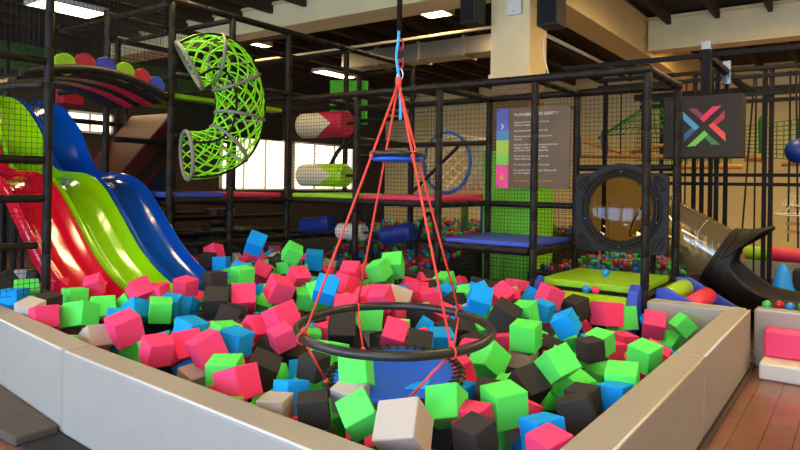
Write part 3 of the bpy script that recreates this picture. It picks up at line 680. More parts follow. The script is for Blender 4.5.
rows = [section(i, -lip(L[i]), lip(L[i])) for i in range(n)]
hood = [section(i, brow(L[i]), 360 - brow(L[i]), True) for i in range(n) if .08 < L[i] < .50]
for grid in (rows, hood):
    o0 = len(vs)
    for g_ in grid: vs += g_
    for i in range(len(grid) - 1):
        for k in range(NT): p = o0 + i * (NT + 1) + k; fs.append((p, p + 1, p + NT + 2, p + NT + 1))
mb = MB(); mb.add(vs, fs); o = mb.build('exit_scoop', BLACK_P, TS, smooth=True)
sm = o.modifiers.new('smooth', 'SMOOTH'); sm.factor = .5; sm.iterations = 2
md = o.modifiers.new('shell', 'SOLIDIFY'); md.thickness = .035; md.offset = 0
MB().ring(ax[3] - d * .03, .335, .02, d, 40, 8).build('collar', BLACK_P, TS, smooth=True)
for x in (-.7, .3): MB().box((x - .03, 7.45, .0), (x + .03, 7.9, .24)).build('stand', BLACK_P, TS)
MB().tube([(-1.95, 7.75, 0), (-1.95, 7.75, .86)], .03, 8).build('support_post', STEEL, TS, smooth=True)

# ------------------------------------------------------------------ safety sign
SG = thing('safety_sign', 'brown rules sign with a colour strip in front of the column', 'sign', (-3.25, 7.2, 1.97))
x0, x1, z0, z1 = -3.70, -2.755, 1.485, 2.455; ys = 7.22
MB().box((x0 + .17, ys, z0), (x1, ys + .02, z1)).build('board', SIGNM, SG, bevel=.004)
for f0, f1, c, nm in ((.72, 1, (92, 100, 172), 'indigo'), (.6, .72, (78, 138, 182), 'teal blue'), (.42, .6, (168, 208, 62), 'lime'), (.29, .42, (134, 208, 72), 'green'), (0, .29, (255, 78, 142), 'pink')):
    MB().box((x0, ys, z0 + (z1 - z0) * f0), (x0 + .168, ys + .02, z0 + (z1 - z0) * f1)).build('colour_tile', mat('tile_' + nm.replace(' ', '_'), c, .5), SG)['label'] = nm + ' tile'
def text(s, x, z, size, m, par, name='lettering', y=ys - .002, sx=1):
    cu = bpy.data.curves.new(name, 'FONT'); cu.body = s; cu.size = size; cu.extrude = .001; cu.materials.append(m)
    tmp = bpy.data.objects.new('tmp', cu); COL.objects.link(tmp); bpy.context.view_layer.update(); me = bpy.data.meshes.new_from_object(tmp.evaluated_get(bpy.context.evaluated_depsgraph_get())); bpy.data.objects.remove(tmp)
    o = bpy.data.objects.new(name, me); COL.objects.link(o); o.parent = par; o.matrix_parent_inverse = Matrix.Translation(par.location).inverted()
    o.location = (x, y, z); o.rotation_euler = (radians(90), 0, 0); o.scale = (sx, 1, 1); return o
tx = x0 + .24
text('PLAYGROUND SAFETY', tx, 2.355, .05, TXTW, SG, sx=1.1)
for i, s in enumerate(['Playground is for kids 5 years and up', 'Maximum weight', '', 'Appropriate clothes and socks only', '', 'Do not wear shoes, hats and your extra', 'extra to', '', 'Be aware of all others around you and do not', 'engage in rough play around others', 'any collision with or take equipment', '', 'Do not dive, or jump from pit in any', 'manner other than feet first', '', 'Do not hang, climb on nets and ropes', '', 'Do not block slides, walkways, climbing walls', 'any other equipment']):
    if s: text(s, tx, 2.27 - .034 * i, .03, TXTW, SG)
text('Follow these rules and directions at all times', tx, 1.565, .028, TXTY, SG)
text('\u203a', x0 + .055, 2.2, .16, TXTW, SG, 'arrow_mark')
mb = MB().prism([(x0 + .045, z0 + .1), (x0 + .125, z0 + .1), (x0 + .085, z0 + .175)], lambda u, v, t: (u, t, v), ys - .003, ys - .001); mb.build('warning_triangle', TXTY, SG)
for (x, z) in ((x0 + .02, z0 + .02), (x0 + .02, z1 - .02), (x1 - .02, z0 + .02), (x1 - .02, z1 - .02)): MB().box((x - .006, ys - .01, z - .006), (x + .006, ys + .12, z + .006)).build('tie', NETB, SG)

# ------------------------------------------------------------------ logo box
LB = thing('logo_box', 'dark square sign box with a four colour cross of chevrons', 'sign', (-1.47, 7.9, 2.2))
MB().box((-1.90, 7.9, 1.86), (-1.085, 8.2, 2.56)).build('case', LOGOB, LB, bevel=.01)
cx, cz, sc = -1.465, 2.21, .222
arms = {'bright': [(.39, .98), (.78, 1.0), (-.02, .21), (-.2, .41)], 'dark': [(-.75, .93), (-.36, .93), (-.03, .55), (-.2, .41)]}
cl = [((238, 40, 84), (140, 46, 86)), ((244, 74, 62), (186, 40, 56)), ((122, 204, 58), (58, 132, 56)), ((84, 158, 200), (52, 100, 130))]
for q in range(4):
    for kind in ('bright', 'dark'):
        pts = arms[kind]
        for _ in range(q): pts = [(y, -x) for x, y in pts]
        m = mat('chevron_%s' % 'abcdefgh'[q * 2 + (kind == 'dark')], cl[q][kind == 'dark'], .5)
        MB().prism([(cx + sc * x, cz + sc * y) for x, y in pts], lambda u, v, t: (u, t, v), 7.893, 7.903).build('chevron_arm', m, LB)
MB().box((-1.53, 8.02, 2.55), (-1.43, 8.12, 3.1)).build('hanger_post', STEEL, LB)

# ------------------------------------------------------------------ rope course frames at the back
RC = thing('rope_course', 'black steel rope course gantry behind the sign box', 'rope course', (-1.5, 9.5, 0))
for z in (3.08, 2.98, 2.75, 2.66, 1.70, 1.58): MB().box((-3.2 if z > 2.9 else -2.6, 9.46, z - .022), (1.6, 9.54, z + .022)).build('truss_bar', STEEL, RC)
MB().box((-3.2, 8.1, 3.02), (1.6, 8.15, 3.075)).build('truss_bar', STEEL, RC); MB().box((-3.2, 11.3, 3.0), (1.6, 11.38, 3.1)).build('truss_bar', STEEL, RC)
for a, b in ((-1.88, 9.5), (-1.78, 9.5), (-1.62, 9.2), (-1.55, 9.2), (-1.04, 9.5), (-.97, 9.5), (1.2, 9.5), (-3.1, 9.5), (-2.75, 11.34), (-1.5, 9.56)): MB().box((a - .025, b - .025, 0), (a + .025, b + .025, 3.06)).build('gantry_post', STEEL, RC)
for b in (8.13, 9.5): MB().box((-1.54, b - .05, 2.9), (-1.44, b + .05, 3.2)).build('clamp', METAL, RC)
MB().box((-1.53, 8.13, 3.02), (-1.45, 11.3, 3.08)).build('truss_bar', STEEL, RC); MB().tube([(-1.4, 9.5, 2.95), (-.98, 9.5, 2.7)], .02, 6).build('brace', STEEL, RC)
def beam(p, q, r, label): o = MB().tube([p, q], r, 10).build('wood_beam', WOOD, smooth=True); tag(o, label, 'beam')
beam((-3.7, 9.9, 2.0), (-2.05, 9.9, 1.96), .035, 'level varnished beam above the round porthole')
beam((-3.8, 10.3, 2.28), (-3.02, 10.3, 2.04), .028, 'thin varnished beam sloping down above the round porthole')
beam((-2.95, 10.3, 2.06), (-2.1, 10.3, 2.24), .03, 'varnished beam sloping up toward the sign box')
beam((-2.75, 11.0, 1.86), (-1.5, 11.0, 1.86), .04, 'varnished beam low behind the sign box edge')
beam((-1.32, 9.9, 1.94), (-1.1, 9.9, 1.93), .05, 'short varnished log beyond the sign box corner')
beam((-.95, 10.6, 1.88), (.6, 10.6, 1.9), .035, 'varnished beam under the dark blue ball')
# hanging step ladder
HL = thing('hanging_steps', 'varnished wooden steps hung on ropes at the edge of the rope course', 'steps', (-.5, 9.7, .8))
for k in range(4): MB().box((-.86, 10.3, .92 + .115 * k), (.1, 10.55, .955 + .115 * k)).build('step', WOOD, HL)
for a in (-.84, .08): MB().tube([(a, 10.42, .8), (a, 10.42, 2.6)], .012, 6).build('rope', NETGD, HL)
mb = MB(); tip = Vector((-.5, 9.3, 1.95))
for k in range(16): mb.tube([(-.45 + .5 * cos(2 * pi * k / 16), 9.75 + .5 * sin(2 * pi * k / 16), 1.2), (-.45 + .28 * cos(2 * pi * k / 16), 9.75 + .28 * sin(2 * pi * k / 16), 1.52)], .006, 4)
for r_, z in ((.5, 1.2), (.42, 1.32), (.35, 1.43), (.28, 1.52)): mb.ring((-.45, 9.75, z), r_, .008, (0, 0, 1), 24, 5)
o = mb.build('net_basket', NETC); tag(o, 'cream conical net basket hanging above the wooden steps', 'net')
for i, (a, b, dx, zb) in enumerate(((-1.14, 9.45, .0, .3), (-1.06, 9.45, .0, 1.9), (-1.18, 9.6, -.12, .9), (-.96, 9.6, 0, .5), (-.7, 9.4, .05, .8), (-.76, 9.4, 0, 1.3), (-2.0, 9.55, 0, 1.3), (-2.08, 9.55, .03, 1.3), (-2.9, 9.6, 0, 2.0), (-2.6, 9.6, 0, 2.0), (-3.1, 9.6, 0, 2.1))):
    o = MB().tube([(a, b, 3.0 if i < 6 else 2.98), (a + dx, b, zb)], .011, 6).build('hanging_rope', NETB); tag(o, 'thin dark rope hanging from the rope course bars', 'rope', 'dark ropes of the rope course')
o = MB().tube([(-1.13, 9.9, 2.0), (-1.13, 9.9, 2.45), (-1.13, 9.9, 2.5)], .035, 8, rr=[.025, .04, .012]).build('rope_bundle', NETGD); tag(o, 'green knotted rope bundle beyond the sign box', 'rope')
o = MB().sphere((-.66, 9.45, 2.0), .16, 24, 14).build('hanging_ball', NAVY, smooth=True); tag(o, 'dark blue ball hanging in the rope course', 'ball')
MB().tube([(-.66, 9.45, 2.15), (-.66, 9.45, 2.98)], .01, 6).build('ball_rope', NETB, o)
def cargo(fn, nu, nv, r, m, label, cat='net'):
    mb = MB()
    for i in range(nu + 1): mb.tube([fn(i / nu, j / 12) for j in range(13)], r, 4, caps=False)
    for j in range(nv + 1): mb.tube([fn(i / 16, j / nv) for i in range(17)], r, 4, caps=False)
    o = mb.build('cargo_net', m); tag(o, label, cat); return o
cargo(lambda u, v: Vector((-1.5 + 2.2 * u, 10.4, 2.02 + (.38 + .25 * u) * v - .1 * sin(pi * u) * (1 - v))), 26, 8, .006, NETGD, 'green cargo net stretched behind the dark blue ball')
def dome(u, v):
    th = pi * (u * 1.0); rr_ = .85 * (1 - v * .93); return Vector((-2.75 + rr_ * cos(th) * 1.0, 10.8 - rr_ * sin(th), 2.32 + .55 * v))
cargo(dome, 22, 5, .008, NETGD, 'green tent shaped net above the round porthole')
cargo(lambda u, v: Vector((-3.5 + 1.6 * u, 12.6, 1.95 + .75 * v)), 18, 9, .007, NETGD, 'flat green net on the far side behind the tent net')
for i, (a, b) in enumerate(((-3.65, 9.9), (-3.3, 10.1))):
    o = MB().ring((a, b, 2.2), .2, .02, (.9, .5, .1), 28, 6).build('rope_ring', NETBL, smooth=True); tag(o, ('blue rope ring hanging behind the safety sign edge', 'dark blue rope ring next to the sloping beam')[i], 'ring')
def fan(u, v): return Vector((-5.6 + 1.2 * u, 10.6, 2.35 + .55 * u * v))
cargo(fan, 10, 6, .01, NETBL, 'pale blue triangular net high behind the rope tunnel')
# small pit at far right and its bolsters
o = MB().box((-1.5, 8.6, 0), (1.6, 8.75, .44)).build('pit_wall', VINYL, bevel=.02); o.location = (0, 2.6, 0); tag(o, 'low grey wall of the far ball pit behind the exit scoop', 'padded wall')
BO = thing('bolster_roll', 'long bolster roll of green, red and blue sections on the far grey wall', 'bolster', (-.9, 11.28, .53))
for a0, a1, m, c in ((-1.48, -1.12, ROLL_G, 'green section'), (-1.115, -.74, ROLL_P, 'red section'), (-.735, -.3, DECK_B, 'blue section'), (-.295, .3, ROLL_G, 'far green section')):
    MB().tube([(a0, 11.28, .545), (a0 + .01, 11.28, .545), (a1 - .01, 11.28, .545), (a1, 11.28, .545)], .1, 20, rr=[.09, .1, .1, .09]).build('section', m, BO, smooth=True)['label'] = c
o = MB().tube([(-.80, 9.3, .182), (-.80, 9.3, .32), (-.80, 9.3, .55), (-.80, 9.3, .6)], .1, 14, rr=[.2, .12, .06, .02]).build('cone_marker', BALLSKY, smooth=True); tag(o, 'bright blue cone standing in the far ball pit', 'cone')
o = MB().box((-.72, 9.6, .182), (.2, 9.9, .5)).build('soft_block', SPKM, bevel=.02); tag(o, 'black soft block beside the bright blue cone', 'block')

# ------------------------------------------------------------------ hoop swing
R_ = Vector((cos(radians(35.5)), sin(radians(35.5)), 0)); F_ = Vector((-sin(radians(35.5)), cos(radians(35.5)), 0)); UP = Vector((0, 0, 1))
HC = Vector((-1.968, 2.731, .762)); HR = .497
HS = thing('hoop_swing', 'big black hoop swing on coral red ropes hanging over the foam pit', 'swing', HC)
tilt = Matrix.Rotation(radians(2.2), 3, R_)
MB().tube([HC + tilt @ (R_ * (HR * cos(2 * pi * k / 72)) + F_ * (HR * sin(2 * pi * k / 72))) for k in range(72)], .0235, 12, closed=True).build('hoop', HOOPK, HS, smooth=True)
apex = HC + UP * 1.265
def hp(x, y): 
    l = math.hypot(x, y); return HC + tilt @ (R_ * (HR * x / l) + F_ * (HR * y / l))
TZ = 1.645; TC = Vector((HC.x + .0, HC.y, TZ)); TR = .135
att = [(-.86, -.45), (-.44, .87), (.52, -.83), (.74, .68)]
rad_top = []
for x, y in att:
    l = math.hypot(x, y); e = hp(x, y); k = TC + (R_ * (x / l) + F_ * (y / l)) * (TR + .012)
    MB().tube([apex, k, k.lerp(e, .5) + UP * 0, e + UP * .0], .0062, 8).build('rope', ROPER, HS, smooth=True)
    MB().sphere(k, .0125, 8, 6).build('knot', ROPER, HS, smooth=True); mb = MB(); mb.sphere(e + UP * .04, .0115, 8, 6); mb.ring(e, .029, .0055, R_ * (-y / l) + F_ * (x / l), 16, 6); mb.build('knot', ROPER, HS, smooth=True)
MB().tube([TC + UP * .015 + R_ * (TR * cos(2 * pi * k / 36)) + F_ * (TR * sin(2 * pi * k / 36)) for k in range(36)], .012, 8, closed=True).build('upper_ring', HOOPK, HS, smooth=True)
mb = MB(); mb.tube([TC - UP * .026, TC - UP * .022, TC - UP * .012, TC - UP * .004], .14, 28, rr=[.07, .12, .138, .125]); mb.build('upper_disc', BLUEF, HS, smooth=True)['label'] = 'small blue disc'
# lower disc
DC = Vector((-2.0, 2.775, .50)); DR = .32; Mt = Matrix.Rotation(radians(9), 3, R_) @ Matrix.Rotation(radians(-4), 3, F_)
def dp(x, y, z=0): return DC + Mt @ (R_ * x + F_ * y + UP * z)
mb = MB(); vs = [dp(0, 0, -.035)]; NTT = 40
for i in range(1, 6):
    for k in range(NTT): vs.append(dp(DR * i / 5 * cos(2 * pi * k / NTT), DR * i / 5 * sin(2 * pi * k / NTT), -.035 + .035 * (i / 5) ** 2))
fs = [(0, 1 + k, 1 + (k + 1) % NTT) for k in range(NTT)] + [(1 + i * NTT + k, 1 + i * NTT + (k + 1) % NTT, 1 + (i + 1) * NTT + (k + 1) % NTT, 1 + (i + 1) * NTT + k) for i in range(4) for k in range(NTT)]
mb.add(vs, fs); o = mb.build('seat_disc', BLUEF, HS, smooth=True); o['label'] = 'blue fabric seat disc'; sd = o.modifiers.new('shell', 'SOLIDIFY'); sd.thickness = .012
RIM = MB().tube([dp((DR + .035) * cos(2 * pi * k / 48), (DR + .035) * sin(2 * pi * k / 48)) for k in range(48)], .017, 8, closed=True).build('disc_rim', HOOPK, HS, smooth=True)
mb = MB(); NL = 42
for k in range(NL):
    a0 = 2 * pi * k / NL; a1 = a0 + .5 * 2 * pi / NL
    mb.tube([dp((DR - .01) * cos(a0), (DR - .01) * sin(a0), .01), dp((DR + .035) * cos((a0 + a1) / 2), (DR + .035) * sin((a0 + a1) / 2), .021), dp((DR + .054) * cos(a1), (DR + .054) * sin(a1), 0), dp((DR + .035) * cos(a1), (DR + .035) * sin(a1), -.02)], .006, 5)
mb.build('lacing', NETB, RIM, smooth=True)
for (x, y), (u, v) in zip(att, ((-.98, -.2), (-.5, .86), (.15, -.99), (.9, .43))):
    e = hp(x, y); q = dp((DR + .035) * u, (DR + .035) * v, .02)
    MB().tube([e, q], .0058, 8).build('lower_rope', ROPER, HS, smooth=True); MB().sphere(q, .015, 8, 6).build('knot', ROPER, HS, smooth=True)
# hanger
MB().tube([apex + UP * .27, (apex.x, apex.y, CZ - .21)], .014, 10).build('hanger_rod', STEEL, HS, smooth=True)
MB().box((apex.x - .06, apex.y - .06, CZ - .22), (apex.x + .06, apex.y + .06, CZ - .2)).build('ceiling_plate', STEEL, HS)
MB().tube(smooth_path([apex + UP * .30, apex + UP * .22 - R_ * .004, apex + UP * .13 - R_ * .012, apex + UP * .02 + R_ * .004, apex - UP * .1 + R_ * .012, apex - UP * .19 + R_ * .013]), .0085, 6).build('webbing_strap', ROPEB, HS, smooth=True)
def carab(c, m, s=1.0):
    pts = [c + R_ * (.014 * s * cos(2 * pi * k / 20)) + UP * (.03 * s * sin(2 * pi * k / 20)) for k in range(20)]; return MB().tube(pts, .0045, 6, closed=True).build('carabiner', m, HS, smooth=True)
carab(apex + UP * .2 + R_ * .008, CRIM); carab(apex + UP * .15 + R_ * .008, STEEL, .9); carab(apex + UP * .10 + R_ * .01, CRIM, .9); carab(apex + UP * .045 + R_ * .008, METAL)
MB().tube([apex + UP * .03, apex - UP * .02], .016, 10).build('rope_knot', ROPER, HS, smooth=True)

# ------------------------------------------------------------------ ball pit
def pz(b): return .40 + .17 * min(max(b - 6.25, 0), 1.7)
for a0, a1, pts in ((-7.9, -4.2, [(6.22, .02), (12.6, .02), (12.6, pz(12.6)), (7.95, pz(7.95)), (6.22, pz(6.22))]), (-3.38, -1.7, [(7.5, .02), (10.4, .02), (10.4, .45), (7.5, .45)])):
    o = MB().prism(pts, lambda u, v, t: (t, u, v), a0, a1).build('floor_ball_pit', BEDM); structure(o, 'dark raised floor of the ball pit behind the frames', 'floor')
o = MB().box((-1.62, 8.0, .001), (1.6, 11.15, .18)).build('floor_far_pit', BEDM); structure(o, 'dark raised floor of the far ball pit behind the exit scoop', 'floor')
rb = random.Random(11); BM = {}
for c in BALLC:
    o = MB().sphere((0, 0, 0), .04, 10, 6); me = bpy.data.meshes.new(c + '_ball'); me.from_pydata(o.v, [], o.f); me.materials.append(BALLC[c])
    for p in me.polygons: p.use_smooth = True
    BM[c] = me
def zone(n, a0, a1, b0, b1, z, where, layers=3, grp=''):
    spots = []; tries = 0
    while len(spots) < n and tries < 20000:
        tries += 1; lay = rb.random()
        a, b = rb.uniform(a0, a1), rb.uniform(b0, b1); zz = (pz(b) + .042 if z is None else z) + rb.choice((0, .0, .0, .05))
        if all((a - p[0]) ** 2 + (b - p[1]) ** 2 + (zz - p[2]) ** 2 > .0062 for p in spots): spots.append((a, b, zz))
    for a, b, zz in spots:
        c = rb.choices(('red', 'green', 'blue', 'black'), (.33, .3, .28, .09))[0]
        o = bpy.data.objects.new('pit_ball', BM[c]); o.location = (a, b, zz); COL.objects.link(o)
        tag(o, 'small %s plastic ball in the ball pit %s' % (c, where), 'ball', '%s balls in the ball pit %s' % (c, where))
zone(150, -5.0, -4.25, 6.28, 8.0, None, 'under the pink platform')
zone(70, -6.15, -5.1, 6.28, 7.6, None, 'behind the low rollers')
zone(62, -3.3, -1.75, 7.6, 8.5, .495, 'below the round porthole')
zone(14, -.92, -.1, 6.62, 6.9, .04, 'behind the bench wall') if False else None
zone(18, -1.5, .2, 8.2, 9.2, .225, 'behind the exit scoop')
mb = MB()
cm = list(BALLC.values())
for k in range(820):
    a, b = (rb.uniform(-7.8, -4.3), rb.uniform(7.9, 12.4)) if k < 660 else (rb.uniform(-3.2, -1.75), rb.uniform(8.4, 10.2))
    mb.m = rb.choices((0, 1, 2, 3), (.33, .3, .28, .09))[0]; mb.sphere((a, b, pz(b) + rb.uniform(.02, .09) if k < 660 else .52), .04, 8, 5)
o = mb.build('pit_balls', cm, smooth=True); tag(o, 'mass of red, green and blue balls filling the back of the ball pit', 'balls', kind='stuff')
o = MB().box((-1.5, 6.6, 0), (.4, 7.08, .36)).build('ball_trough', BEDM); o.location = (1.9, 0, 0)
bpy.data.objects.remove(o)
o = MB().box((-.74, 6.5, 0), (1.2, 7.2, .455)).build('ball_trough', BEDM); tag(o, 'dark ball trough between the bench wall and the exit scoop', 'trough')
for i in range(16):
    c = rb.choice(('red', 'red', 'blue', 'green')); o = bpy.data.objects.new('pit_ball', BM[c]); o.location = (-.68 + .088 * i, 6.535 + .07 * (i % 2), .497); COL.objects.link(o)
    tag(o, 'small %s plastic ball peeping over the grey wall below the exit scoop' % c, 'ball', '%s balls below the exit scoop' % c)

